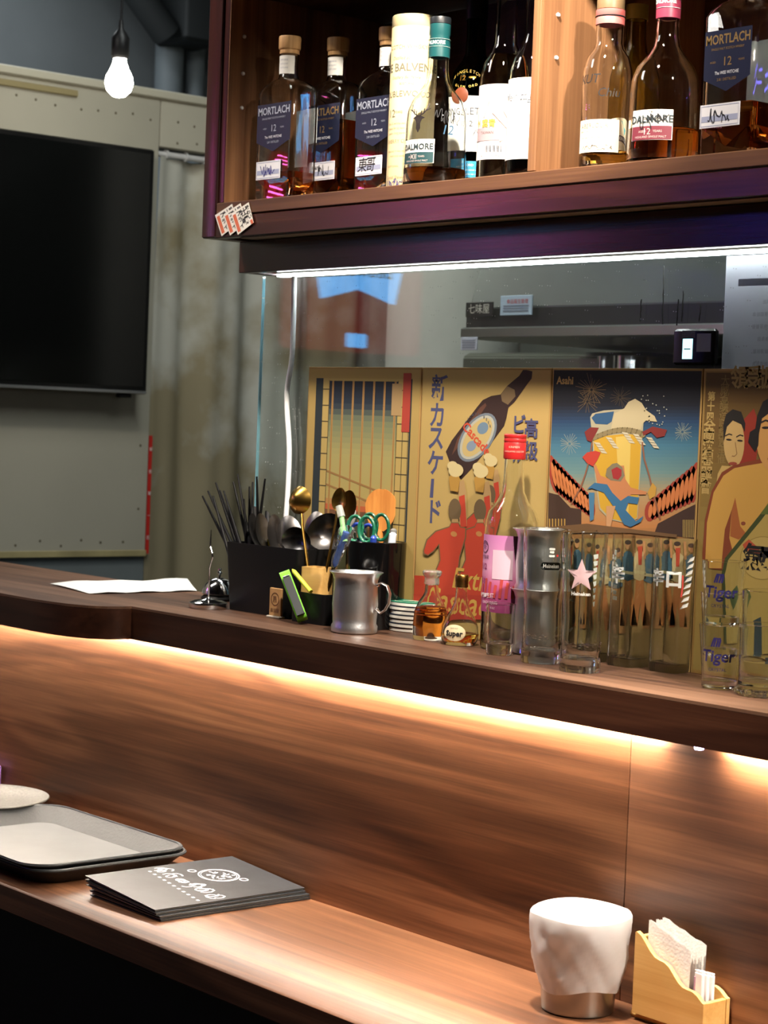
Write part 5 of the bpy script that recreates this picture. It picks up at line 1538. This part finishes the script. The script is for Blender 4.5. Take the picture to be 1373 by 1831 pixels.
def round_bottle(name, label, px, Y, prof, glass, t_, base, level=None, liq=None, group=None, py=200):
    o = thing(name, label, 'bottle', (at_y(px, py, Y).x, Y, SZ), 0, group)
    vessel('glass_body', prof, t_, base, glass, o, 56)
    if level: liquid(prof, t_, base, level, liq, o, 56)
    return o
DAL = [(.0430, 0), (.0455, .003), (.0450, .020), (.0440, .060), (.0438, .090), (.0425, .108), (.0370, .124), (.0260, .138), (.0178, .150), (.0148, .164), (.0140, .178), (.0138, .186)]
def capsule(o, z0, z1, r0, m, capm, lines, txt):
    MB().lathe([(r0+.0002, z0), (r0+.0016, z0), (r0+.0018, z0+.018), (r0+.0004, z0+.030), (r0+.0014, z0+.033), (r0+.0014, z1-.010), (r0+.0002, z1-.0095), (r0+.0002, z0)], 36).build('capsule', m, o)
    MB().lathe([(0, z1-.0094), (r0+.0016, z1-.0094), (r0+.0018, z1-.002), (r0+.0012, z1), (0, z1)], 36).build('cap', capm, o)
    for z in lines: MB().lathe([(r0+.0019, z), (r0+.0024, z+.0003), (r0+.0019, z+.0007)], 36).build('capsule_line', mat('capsule_pale_line', (170, 190, 186), .5), o)
    letter(o, cyl(r0+.0018, rad(-70), z0+.020, .0004), [(txt, 0, 0, .0072, {'bold': .0002})], mat('capsule_print', (206, 214, 210), .5))
def stag(o, f_):
    mb = MB()
    mb.add([f_(x, y) for x, y in [(0, -.016), (-.0036, -.010), (-.0034, -.003), (-.006, .003), (-.0105, .0045), (-.006, .007), (-.003, .0085), (.003, .0085), (.006, .007), (.0105, .0045), (.006, .003), (.0034, -.003), (.0036, -.010)]], [tuple(range(13))])
    for s_2 in (-1, 1):
        ribbon(mb, f_, [(.002*s_2, .008), (.008*s_2, .011), (.013*s_2, .017), (.0145*s_2, .025)], .0016)
        ribbon(mb, f_, [(.008*s_2, .011), (.009*s_2, .018)], .0014)
        ribbon(mb, f_, [(.012*s_2, .015), (.018*s_2, .018)], .0014)
        ribbon(mb, f_, [(.004*s_2, .009), (.0045*s_2, .015)], .0013)
    return mb.build('stag_emblem', mat('dark_pewter', (50, 44, 44), .4, metal=.4), o, smooth=False)
def dal_label(o, x0, z0, w_, h_, top, bot, txtm, extra, ang):
    f0 = cyl(lambda z: at_prof(DAL, max(z, 0)), ang, 0, .0004); f1 = cyl(lambda z: at_prof(DAL, max(z, 0)), ang, 0, .0008); f2 = cyl(lambda z: at_prof(DAL, max(z, 0)), ang, 0, .0011)
    lb = label_patch('front_label', o, f0, x0-w_, x0+w_, z0, z0+h_, top, 12)
    patch(MB(), f1, x0-w_+.0008, x0+w_-.0008, z0+.0006, z0+h_*.46, 12).build('label_band', bot, lb)
    letter(lb, f2, [('DALMORE', x0, z0+h_*.68, h_*.34, {'bold': .0003}), ('THE', x0, z0+h_*.93, h_*.12)], txtm)
    if extra: letter(lb, f2, [(extra, x0-.004, z0+h_*.27, h_*.3), ('AGED        YEARS', x0, z0+h_*.28, h_*.11), ('HIGHLAND SINGLE MALT', x0, z0+h_*.1, h_*.1)], mat('label_pale_print', (196, 176, 170), .5), 'small_lettering')
    return lb
d1 = round_bottle('whisky_bottle', 'round shouldered whisky bottle with a dark teal neck and stag emblem', 781, 1.932, DAL, GLASS, .0024, .007, .027, AMBER)
TEAL = mat('dark_teal_foil', (20, 74, 76), .4)
capsule(d1, .186, .243, .0138, TEAL, mat('black_cap', (24, 28, 32), .4), (.200, .211), 'DALMORE')
dal_label(d1, -.004, .031, .028, .034, mat('dal_white_label', (226, 224, 214), .6), mat('dal_teal_band', (26, 62, 66), .6), mat('dal_grey_letter', (40, 52, 56), .6), 'XII', rad(-74))
stag(d1, cyl(lambda z: at_prof(DAL, max(z, 0))+.0012, rad(-76), .090, .0004))
f_ = cyl(lambda z: at_prof(DAL, max(z, 0)), rad(-26), 0, .0008)
letter(d1, f_, [('12', .004, .078, .019, {'shear': .2})], mat('pen_blue_dark', (44, 84, 112), .6), 'handwriting')
mb = MB()
for k in range(4): scribble(mb, f_, -.014+.009*k, .096, .012, .022, 8, .0009, 80+k)
mb.build('scrawl', INK, d1, smooth=False)

GREENG = mat('deep_green_glass', (40, 120, 74), 0, trans=1, ior=1.47)
SIN = [(.0370, 0), (.0390, .003), (.0390, .150), (.0375, .168), (.0310, .186), (.0210, .200), (.0155, .212), (.0142, .235), (.0150, .262)]
s1 = round_bottle('whisky_bottle', 'deep green glass whisky bottle with a white label, standing behind', 846, 2.04, SIN, GREENG, .0028, .008)
MB().lathe([(0, .2625), (.016, .2625), (.0165, .30), (.015, .302), (0, .302)], 28).build('cap', mat('black_green_cap', (14, 26, 22), .35), s1)
fS = lambda z: at_prof(SIN, max(z, 0))
YP = mat('yellow_print', (206, 176, 84), .5)
f_ = cyl(fS, rad(-62), .172, .0006)
mb = MB()
for k, ch in enumerate('SINGLETON'):
    u = (k-4)/4; text_on(mb, ch, lambda a, b_, u=u: f_(u*.021+a*1, .010-.008*u*u+b_-a*u*.6), .0068)
for k, ch in enumerate('GLEN ORD'):
    u = (k-3.5)/3.5; text_on(mb, ch, lambda a, b_, u=u: f_(u*.016+a, -.014+.003*u*u+b_), .0052)
mb.build('lettering', YP, s1, smooth=False)
letter(s1, f_, [('12', -.006, -.001, .011, {'bold': .0003}), ('YEARS', .009, 0, .004)], GOLD, 'gold_lettering')
f_ = cyl(fS, rad(-45), 0, .0006)
lb = label_patch('front_label', s1, f_, -.040, .034, .064, .145, mat('sing_white', (230, 230, 224), .6), 20)
letter(lb, cyl(fS, rad(-45), 0, .0010), [('SINGLETON', -.004, .122, .015, {'squash': .95}), ('12', -.004, .104, .012)], mat('label_dark_letter', (60, 62, 66), .6))
mb = MB()
for k in range(3): scribble(mb, cyl(fS, rad(-45), 0, .0010), .004+.006*k, .094-.01*k, .012, .018, 6, .0008, 90+k)
mb.build('handwriting', INK, lb, smooth=False)
lb = label_patch('lower_label', s1, f_, -.030, .034, .026, .050, mat('sky_blue_label', (52, 150, 196), .5), 16)
letter(lb, cyl(fS, rad(-45), 0, .0010), [('ORD', .000, .044, .005), ('single malt scotch whisky', 0, .037, .0035), ('matured in oak casks', 0, .031, .0035)], WHITE_PAPER)
p_ = fS(.13)
sl = MB().lathe([(0, .0012), (.010, .0008), (.0115, 0), (0, 0)], 24).xf(Matrix.Rotation(rad(-70), 4, 'Z') @ Matrix.Translation((p_+.0012, 0, .146)) @ Matrix.Rotation(PI/2, 4, 'Y'))
sl.build('wax_seal', mat('brown_wax', (120, 62, 38), .5), s1)

BRN = [(.0330, 0), (.0345, .003), (.0345, .130), (.0338, .150), (.0300, .170), (.0215, .186), (.0165, .198), (.0158, .225), (.0150, .262)]
b1_ = round_bottle('liquor_bottle', 'clear bottle of pale brown liquor with a pink and white picture label', 899, 1.965, BRN, GLASS, .0024, .008, .182, mat('pale_brown_liquor', (226, 196, 148), 0, trans=1, ior=1.36))
MB().lathe([(0, .2625), (.0162, .2625), (.0165, .292), (.015, .294), (0, .294)], 28).build('cap', mat('dark_brown_cap', (66, 44, 26), .4), b1_)
fB = lambda z: at_prof(BRN, max(z, 0)); f_ = cyl(fB, rad(-58), 0, .0005); f2 = cyl(fB, rad(-58), 0, .0009); f3 = cyl(fB, rad(-58), 0, .0012)
lb = label_patch('front_label', b1_, f_, -.040, .040, .034, .138, mat('pale_pink_label', (232, 224, 226), .6), 24)
mb = MB()
mb.add([f2(x, y) for x, y in ((-.038, .108), (-.012, .114), (.010, .106), (.020, .092), (.002, .086), (-.020, .092), (-.038, .088))], [tuple(range(7))])
mb.build('pink_picture', mat('salmon_print', (220, 158, 154), .6), lb, smooth=False)
patch(MB(), f2, -.038, .006, .060, .078, 10).build('mauve_picture', mat('mauve_print', (172, 152, 156), .6), lb)
letter(lb, f3, [('竹葉青', -.018, .083, .012, {'bold': .0003})], YP)
letter(lb, f3, [('TAIWAN', -.014, .071, .0055), ('ALCOHOL 38%', -.008, .039, .0045)], mat('brown_letter', (120, 104, 104), .6), 'small_lettering')
mb = MB()
for k in range(14): ribbon(mb, f3, [(-.016+.0019*k, .044), (-.016+.0019*k, .053)], .0005+.0007*((k*7) % 3)/2)
mb.build('barcode', INK, lb, smooth=False)
mb = MB(); ribbon(mb, f3, [(-.006, .098), (.004, .088), (.016, .076), (.022, .064), (.006, .058)], .0012); ribbon(mb, f3, [(.010, .100), (.016, .090), (.022, .084)], .0010)
mb.build('line_drawing', mat('line_brown', (150, 128, 120), .6), lb, smooth=False)

GRB = [(.0310, 0), (.0330, .003), (.0330, .120), (.0320, .140), (.0270, .158), (.0180, .174), (.0140, .190), (.0135, .250)]
g1_ = round_bottle('wine_bottle', 'pale green glass bottle with a white handwritten style label beside the partition', 951, 1.912, GRB, GLASS, .0024, .008, .03, mat('black_green_liquor', (60, 62, 34), 0, trans=1, ior=1.36))
MB().lathe([(0, .2505), (.0145, .2505), (.0145, .285), (0, .286)], 28).build('cap', MATS['black_green_cap'], g1_)
fG = lambda z: at_prof(GRB, max(z, 0)); f_ = cyl(fG, rad(-70), 0, .0005)
lb = label_patch('front_label', g1_, f_, -.036, .044, .020, .128, MATS['sing_white'], 24)
letter(lb, cyl(fG, rad(-70), 0, .0009), [('Heritage', -.006, .104, .017, {'shear': .35}), ('DISTILLED GIN', -.004, .078, .0045), ('SMALL BATCH', -.004, .062, .0045)], GREYP)

ABR = [(.0310, 0), (.0330, .003), (.0330, .112), (.0322, .130), (.0280, .147), (.0205, .158), (.0178, .166), (.0180, .180), (.0172, .196)]
a1_ = round_bottle('whisky_bottle', 'clear whisky bottle with pen writing on its shoulder and a pink neck band', 1084, 1.93, ABR, GLASS, .0024, .008, .026, GOLDL)
MB().lathe([(.0174, .190), (.0188, .190), (.0188, .199), (.0182, .2005), (.0190, .202), (.0190, .209), (.0174, .209), (.0174, .190)], 36).build('neck_band', mat('faded_pink_foil', (184, 96, 92), .5), a1_)
MB().lathe([(0, .2092), (.0172, .2092), (.0180, .210), (.0180, .226), (.0170, .228), (0, .228)], 36).build('stopper', mat('bronze_stopper', (104, 84, 58), .45), a1_)
MB().lathe([(.0189, .1995), (.0198, .2005), (.0189, .2015)], 36).build('black_cord', INK, a1_)
fA = lambda z: at_prof(ABR, max(z, 0)); f_ = cyl(fA, rad(-66), 0, .0005); f2 = cyl(fA, rad(-66), 0, .0009)
lb = label_patch('front_label', a1_, f_, -.034, .030, .022, .064, mat('aber_cream', (230, 222, 200), .6), 18)
letter(lb, f2, [('ABERLOUR', -.006, .056, .0085), ('SINGLE MALT SCOTCH WHISKY', -.004, .049, .0034), ('DOUBLE CASK MATURED', -.004, .041, .0036), ('speyside distillery', -.004, .035, .003)], mat('aber_letter', (150, 130, 118), .6))
mb = MB()
for k in range(5): scribble(mb, f2, -.024+.009*k, .028, .010, .007, 7, .0006, 120+k)
mb.build('signature', mat('aber_ink', (90, 82, 80), .6), lb, smooth=False)
letter(a1_, cyl(fA, rad(-60), 0, .0008), [('KUT', -.020, .116, .017, {'shear': .2}), ('Chiu', .010, .098, .016, {'shear': .2})], INK, 'pen_writing')

HID = [(.0340, 0), (.0355, .003), (.0355, .120), (.0340, .140), (.0270, .160), (.0170, .176), (.0140, .195), (.0140, .220)]
h1_ = round_bottle('whisky_bottle', 'yellowish bottle with a teal picture label behind the clear ones', 1131, 2.035, HID, mat('yellow_glass', (236, 226, 150), 0, trans=1, ior=1.47), .0026, .008)
MB().lathe([(0, .2205), (.0155, .2205), (.0155, .240), (0, .241)], 28).build('cap', mat('dull_gold_cap', (150, 132, 60), .4), h1_)
fH = lambda z: at_prof(HID, max(z, 0)); f_ = cyl(fH, rad(-48), 0, .0005); f2 = cyl(fH, rad(-48), 0, .0009); f3 = cyl(fH, rad(-48), 0, .0012)
lb = label_patch('front_label', h1_, f_, -.030, .030, .020, .092, mat('hid_cream', (226, 214, 182), .6), 18)
mb = MB(); mb.add([f2(x, y) for x, y in ((-.026, .082), (-.018, .090), (-.006, .089), (0, .083), (.006, .082), (.002, .076), (-.012, .077), (-.022, .078))], [tuple(range(8))])
mb.build('teal_picture', mat('teal_print', (84, 176, 182), .6), lb, smooth=False)
patch(MB(), f2, -.018, .020, .068, .074, 8).build('navy_band', NAVYL, lb)
letter(lb, f3, [('KAVALAN', .001, .071, .005)], WHITE_PAPER)
for k, x in enumerate((-.014, .004)):
    mb = MB(); mb.add([f2(x+u, .030+v) for u, v in ((-.004, 0), (.004, 0), (.004, .014), (.0015, .018), (.0015, .024), (-.0015, .024), (-.0015, .018), (-.004, .014))], [tuple(range(8))])
    mb.build('tiny_bottle_print', mat('brown_red_print', (120, 52, 34), .6), lb, smooth=False)

DAL2 = [(r, z) for r, z in DAL]
d2 = round_bottle('whisky_bottle', 'round shouldered whisky bottle with a maroon neck and amber whisky', 1187, 1.932, DAL2, GLASS, .0024, .007, .046, AMBER)
capsule(d2, .186, .247, .0138, mat('maroon_foil', (126, 44, 66), .4), MATS['maroon_foil'], (.198, .209), 'DALMORE')
lb = dal_label(d2, -.003, .028, .029, .038, MATS['dal_white_label'], mat('maroon_band', (110, 40, 54), .6), MATS['dal_grey_letter'], '12', rad(-66))
mb = MB()
f_ = cyl(lambda z: at_prof(DAL, max(z, 0)), rad(-66), 0, .0016)
for k in range(3): scribble(mb, f_, -.018+.012*k, .050, .016, .022, 7, .0012, 150+k)
mb.build('handwriting', INK, lb, smooth=False)

# ------------------------------------------------------------------ things on the lower counter
# two stacked trays
TBK = mat('black_tray', (40, 41, 42), .6, vary=.12, bscale=220, bump=.25)
def tray(loc, label, rz):
    t = thing('serving_tray', label, 'tray', loc, rz, 'stacked serving trays')
    hx, hy = .205, .142
    def R_(i, z, rr=.045): return [(x, y, z) for x, y in rrect(-hx+i, hx-i, -hy+i, hy-i, rr-i*.5, 8)]
    out = [R_(.030, 0), R_(.026, .001), R_(.004, .021), R_(0, .0225), R_(-.0008, .0245)]
    inn = [R_(.002, .0255), R_(.0055, .024), R_(.0265, .004), R_(.031, .003)]
    MB().loft(out+inn, True, True).build('dish', TBK, t, angle=35)
    MB().loft([R_(.034, .0031), R_(.0345, .0036)], True, True).build('sheen_floor', mat('tray_floor_sheen', (104, 105, 106), .42, vary=.1, bscale=14), t, angle=35)  # lighter grey floor: the reflected sheen is put into its colour
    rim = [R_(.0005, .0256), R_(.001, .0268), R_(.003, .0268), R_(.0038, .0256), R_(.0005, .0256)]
    MB().loft(rim).build('rim', mat('grey_tray_rim', (78, 80, 82), .28), t)  # rim in a lighter grey than the dish
    return t
TX, TY = -2.735, 1.652
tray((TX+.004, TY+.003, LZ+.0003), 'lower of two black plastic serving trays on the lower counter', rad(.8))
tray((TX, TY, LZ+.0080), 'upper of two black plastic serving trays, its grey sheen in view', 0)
# plate on its dark foot
PP = at_z(-18, 1428, LZ+.030)
t = thing('metal_plate', 'speckled steel plate on a dark foot beyond the trays', 'plate', (PP.x, min(PP.y, RISER_Y-.118), LZ+.0003))
MB().lathe([(0, .020), (.055, .020), (.085, .024), (.108, .033), (.112, .0365), (.113, .035), (.108, .030), (.085, .020), (.055, .0165), (0, .0165)], 56).build('dish', mat('speckled_steel', (92, 89, 84), .55, metal=.3, vary=.25, bscale=260), t)
MB().lathe([(0, 0), (.080, 0), (.088, .003), (.084, .010), (.060, .0163), (0, .0163)], 48).build('foot', BLACK_PL, t)
o = MB().box(-.05, .05, -.006, .006, 0, .060, .004).build('purple_packet', mat('purple_packet', (150, 108, 178), .5)); 
p_ = at_z(-26, 1414, LZ+.05)
o.location = (at_y(-28, 1420, RISER_Y-.010).x, RISER_Y-.010, LZ+.0003)
tag(o, 'purple packet standing behind the steel plate', 'packet')

# menu booklets
MC, MP = mat('black_menu_cover', (46, 47, 50), .45, vary=.22, bscale=28), mat('menu_pages', (176, 170, 156), .7)
X0, X1, Y0, Y1 = -2.466, -2.285, 1.565, 1.826
zL, zR = [.0005, .0075, .0145, .0215], [.0005, .0042, .0079, .0116]
names = ('bottom black menu booklet, jutting out a little at one end', 'second black menu booklet from the counter', 'third black menu booklet, under the printed one', 'top black menu booklet with a white printed logo')
for k in range(4):
    dx, dy = (.004, .0035, -.002, -.006)[k], (.003, .002, -.001, 0)[k]
    t = thing('menu_booklet', names[k], 'menu', ((X0+X1)/2+dx, (Y0+Y1)/2+dy-.002, LZ), 0, 'menu booklets stacked beside the trays')
    hw, hh = (X1-X0)/2, (Y1-Y0)/2
    def zz(u, top): 
        s_2 = (u+hw)/(2*hw); a = zL[k]+(zR[k]-zL[k])*s_2
        return a+top
    for nm, lo_, hi_, ins, m in (('cover', .0002, .0011, 0, MC), ('pages', .00115, .0026, .0022, MP), ('cover', .00265, .0036, 0, MC)):
        if nm == 'cover' and lo_ > .002:
            lift = lambda u: (.0062-.0036)*(1-(u+hw)/(2*hw))
        elif nm == 'pages': lift = lambda u: .0012*(1-(u+hw)/(2*hw))
        else: lift = lambda u: 0
        vs, nX = [], 6
        for top in (lo_, hi_):
            for i in range(nX+1):
                u = -hw+ins+(2*hw-2*ins)*i/nX
                for v in (-hh+ins, hh-ins): vs.append((u, v, zz(u, top)+lift(u)))
        n_ = 2*(nX+1); fs = []
        for i in range(nX):
            a = 2*i
            fs += [(a, a+1, a+3, a+2), (n_+a, n_+a+2, n_+a+3, n_+a+1), (a, a+2, n_+a+2, n_+a), (a+1, n_+a+1, n_+a+3, a+3)]
        fs += [(0, n_, n_+1, 1), (2*nX, 2*nX+1, n_+2*nX+1, n_+2*nX)]
        MB().add(vs, fs).build(nm, m, t, smooth=False)
    if k == 3:
        def fm(u, v): 
            return (u, v, zz(u, .0036)+(.0062-.0036)*(1-(u+hw)/(2*hw))+.0004)
        def px2(x, y):
            zt_ = LZ+zL[3]*.4+zR[3]*.6+.0046
            p_ = at_z(x, y, zt_); return (p_.x-t.location.x, p_.y-t.location.y)
        mb = MB()
        ctr_ = px2(391, 1568)
        c1 = ell(ctr_[0], ctr_[1], .030, .030, 0, 40); ribbon(mb, fm, c1+c1[:1], .0022)
        c2 = ell(ctr_[0], ctr_[1], .0265, .0265, 0, 36); ribbon(mb, fm, c2+c2[:1], .0010)
        rnd = random.Random(31)
        for j in range(22):
            a, r_ = rnd.uniform(0, 2*PI), rnd.uniform(.004, .021)
            p0 = (ctr_[0]+r_*math.cos(a), ctr_[1]+r_*math.sin(a)); p1 = (p0[0]+rnd.uniform(-.010, .010), p0[1]+rnd.uniform(-.010, .010))
            ribbon(mb, fm, [p0, ((p0[0]+p1[0])/2+.002, (p0[1]+p1[1])/2), p1], .0026)
        for c_x, c_y in ((343, 1563), (436, 1573)):
            q_ = px2(c_x, c_y); c3 = ell(q_[0], q_[1], .006, .006, 0, 14); ribbon(mb, fm, c3+c3[:1], .0022)
        mb.build('round_logo', mat('menu_white_print', (214, 214, 218), .6), t, smooth=False)
        mb = MB()
        e0, e1 = px2(290, 1563), px2(382, 1598)
        rnd = random.Random(77)
        vx_, vy_ = e1[0]-e0[0], e1[1]-e0[1]; l_ = math.hypot(vx_, vy_); vx_, vy_ = vx_/l_, vy_/l_
        for j in range(6):
            cx_, cy_ = e0[0]+(e1[0]-e0[0])*j/5, e0[1]+(e1[1]-e0[1])*j/5
            for q_ in range(3):
                pts = []; a0 = rnd.uniform(0, 6.28); ra, rb = rnd.uniform(.005, .010), rnd.uniform(.006, .013)
                ox, oy = rnd.uniform(-.006, .006), rnd.uniform(-.007, .007)
                for m_ in range(10):
                    a = a0+m_*rnd.uniform(.35, .6)
                    lx, ly = ox+ra*math.cos(a), oy+rb*math.sin(a)
                    pts.append((cx_+vx_*lx-vy_*ly, cy_+vy_*lx+vx_*ly))
                ribbon(mb, fm, pts, .0030)
        mb.build('brush_lettering', MATS['menu_white_print'], t, smooth=False)
        mb = MB()
        for j in range(11):
            cx_, cy_ = px2(268+j*8.6, 1566+j*3.9)
            mb.add([fm(cx_+u, cy_+v) for u, v in rrect(-.0028, .0028, -.0024, .0024, .001, 2)], [tuple(range(12))])
        mb.build('small_lettering', MATS['menu_white_print'], t, smooth=False)

# little bin with a plastic bag
bp0 = at_z(1039, 1803, LZ)
bn = thing('table_bin', 'small steel bin lined with a crumpled white plastic bag', 'bin', (bp0.x, 1.756, LZ+.0003))
MB().lathe([(0, 0), (.0415, 0), (.0435, .002), (.0440, .010), (.0525, .112), (.0540, .114), (.0520, .1145), (.0505, .112), (.0425, .006), (0, .004)], 48).build('bucket', mat('bin_steel', (150, 146, 140), .3, metal=1), bn)
BAG = bpy.data.materials.new('white_bag_film'); BAG.use_nodes = True
nt = BAG.node_tree; b = nt.nodes['Principled BSDF']; N = nt.nodes.new; L = nt.links.new
b.inputs['Base Color'].default_value = (.78, .78, .79, 1); b.inputs['Roughness'].default_value = .32
tl = N('ShaderNodeBsdfTranslucent'); tl.inputs[0].default_value = (.8, .8, .8, 1)
tp_ = N('ShaderNodeBsdfTransparent')
m1_ = N('ShaderNodeMixShader'); m1_.inputs[0].default_value = .35; L(b.outputs[0], m1_.inputs[1]); L(tl.outputs[0], m1_.inputs[2])
m2_ = N('ShaderNodeMixShader'); m2_.inputs[0].default_value = .18; L(m1_.outputs[0], m2_.inputs[1]); L(tp_.outputs[0], m2_.inputs[2])
L(m2_.outputs[0], nt.nodes['Material Output'].inputs[0])
rnd = random.Random(17)
ns = 96
ph = [rnd.uniform(0, 6.28) for _ in range(12)]
def bagr(a, z, r_, amp):
    w_ = sum(math.sin(a*f+ph[i]+z*q_)/(i+1.6) for i, (f, q_) in enumerate(((3, 60), (5, -95), (9, 140), (14, -190), (22, 230))))
    return r_*(1+amp*w_)
rings = []
for z, r_, amp in ((.030, .0485, .03), (.036, .0500, .04), (.042, .0512, .045), (.048, .0528, .045), (.055, .0540, .05), (.062, .0552, .05), (.069, .0566, .05), (.076, .0578, .045), (.083, .0588, .04), (.090, .0598, .035), (.096, .0606, .03), (.102, .0612, .022), (.110, .0618, .016), (.117, .0612, .012), (.1205, .0590, .012), (.1200, .0560, .012), (.1170, .0500, .02), (.1130, .042, .03), (.1100, .032, .05), (.1080, .018, .08), (.1075, .004, .05)):
    rings.append([(bagr(2*PI*i/ns, z, r_, amp)*math.cos(2*PI*i/ns), bagr(2*PI*i/ns, z, r_, amp)*math.sin(2*PI*i/ns), z+.0035*math.sin(3*2*PI*i/ns+ph[3]+z*40)*(1 if z < .05 else .35)) for i in range(ns)])
MB().loft(rings, False, True).build('plastic_bag', BAG, bn, angle=22)

# napkin holder with napkins and sachets
HXa, HXb, HYa, HYb = -1.612, -1.498, 1.782, 1.8285
nh = thing('napkin_holder', 'pale wooden napkin holder with a wavy sloping side', 'napkin holder', (HXa, HYa, LZ+.0003))
HL, HD = HXb-HXa, HYb-HYa
wave = [(.005, 0), (HL, 0), (HL, .036)]
for k in range(15):
    t_ = k/14; x = HL-.003-(HL-.010)*t_
    wave.append((x, .037+.058*(t_**1.15)+.0035*math.sin(t_*15)))
wave += [(.005, .096)]
MB().prism(wave, .006, lambda u, v, w_: (u, w_, v+.008)).build('side_panel', BAMBOO, nh, angle=35)
MB().prism(wave, .006, lambda u, v, w_: (u, HD-.006+w_, v+.008)).build('side_panel', BAMBOO, nh, angle=35)
MB().box(HL-.0065, HL-.0005, .0061, HD-.0061, .008, .044, .0008).build('end_panel', BAMBOO, nh)
MB().box(.0055, .0115, .0061, HD-.0061, .008, .100, .0008).build('end_panel', BAMBOO, nh)
MB().box(.0118, HL-.0068, .0061, HD-.0061, .0082, .0125).build('floor_panel', BAMBOO, nh, smooth=False)
MB().tube([(-.003, .010, .004), (HL+.002, .010, .004)], .004, 12).build('foot_rail', BAMBOO, nh)
MB().tube([(-.003, HD-.010, .004), (HL+.002, HD-.010, .004)], .004, 12).build('foot_rail', BAMBOO, nh)
NAP = mat('napkin_paper', (240, 238, 234), .8, bump=.2, bscale=320)
for k in range(7):
    y = .0085+k*.0040
    rnd = random.Random(200+k)
    x0, x1 = .020+rnd.uniform(-.002, .003), .086+rnd.uniform(-.003, .003)
    h0, h1 = .120+rnd.uniform(-.003, .002), .099+rnd.uniform(-.003, .003)
    mb = MB(); nX, nZ = 8, 6
    for off in (0, .0024):
        mb.add([(x0+(x1-x0)*i/nX, y+off+.0004*math.sin(i*1.1+j+k), .0130+((h0+(h1-h0)*i/nX)-.013+.0010*math.sin(i*2+k))*j/nZ) for j in range(nZ+1) for i in range(nX+1)],
               [(j*(nX+1)+i, j*(nX+1)+i+1, (j+1)*(nX+1)+i+1, (j+1)*(nX+1)+i) for j in range(nZ) for i in range(nX)])
    top = [(x0+(x1-x0)*i/nX) for i in range(nX+1)]
    o = mb.build('napkin', NAP); o.location = nh.location
    tag(o, 'white folded paper napkin standing in the wooden holder', 'napkin', 'napkins in the wooden holder')
SAC, SACP = mat('sachet_paper', (236, 232, 232), .6), mat('sachet_mauve', (186, 140, 170), .6)
for k in range(3):
    t = thing('toothpick_sachet', ('white toothpick sachet at the low end of the holder', 'mauve edged toothpick sachet between two others', 'toothpick sachet tucked against the napkins')[k], 'sachet', (HXa+HL-.016-.001*k, HYa+.010+.010*k, LZ+.0130), rad(-6+5*k))
    MB().box(-.006, .006, -.0028, .0028, 0, .063-.003*k, .0009).build('sleeve', SAC, t)
    MB().box(-.0063, -.0036, -.0031, .0031, .002, .058-.003*k, .0006).build('mauve_edge', SACP, t)
    mb = MB()
    for j in range(4): mb.box(-.0058+.003*j, -.0036+.003*j, -.0024, .0024, .0632-.003*k, .0652-.003*k)
    o = mb.build('crimped_end', SAC, t, smooth=False); o['kind'] = 'stuff'
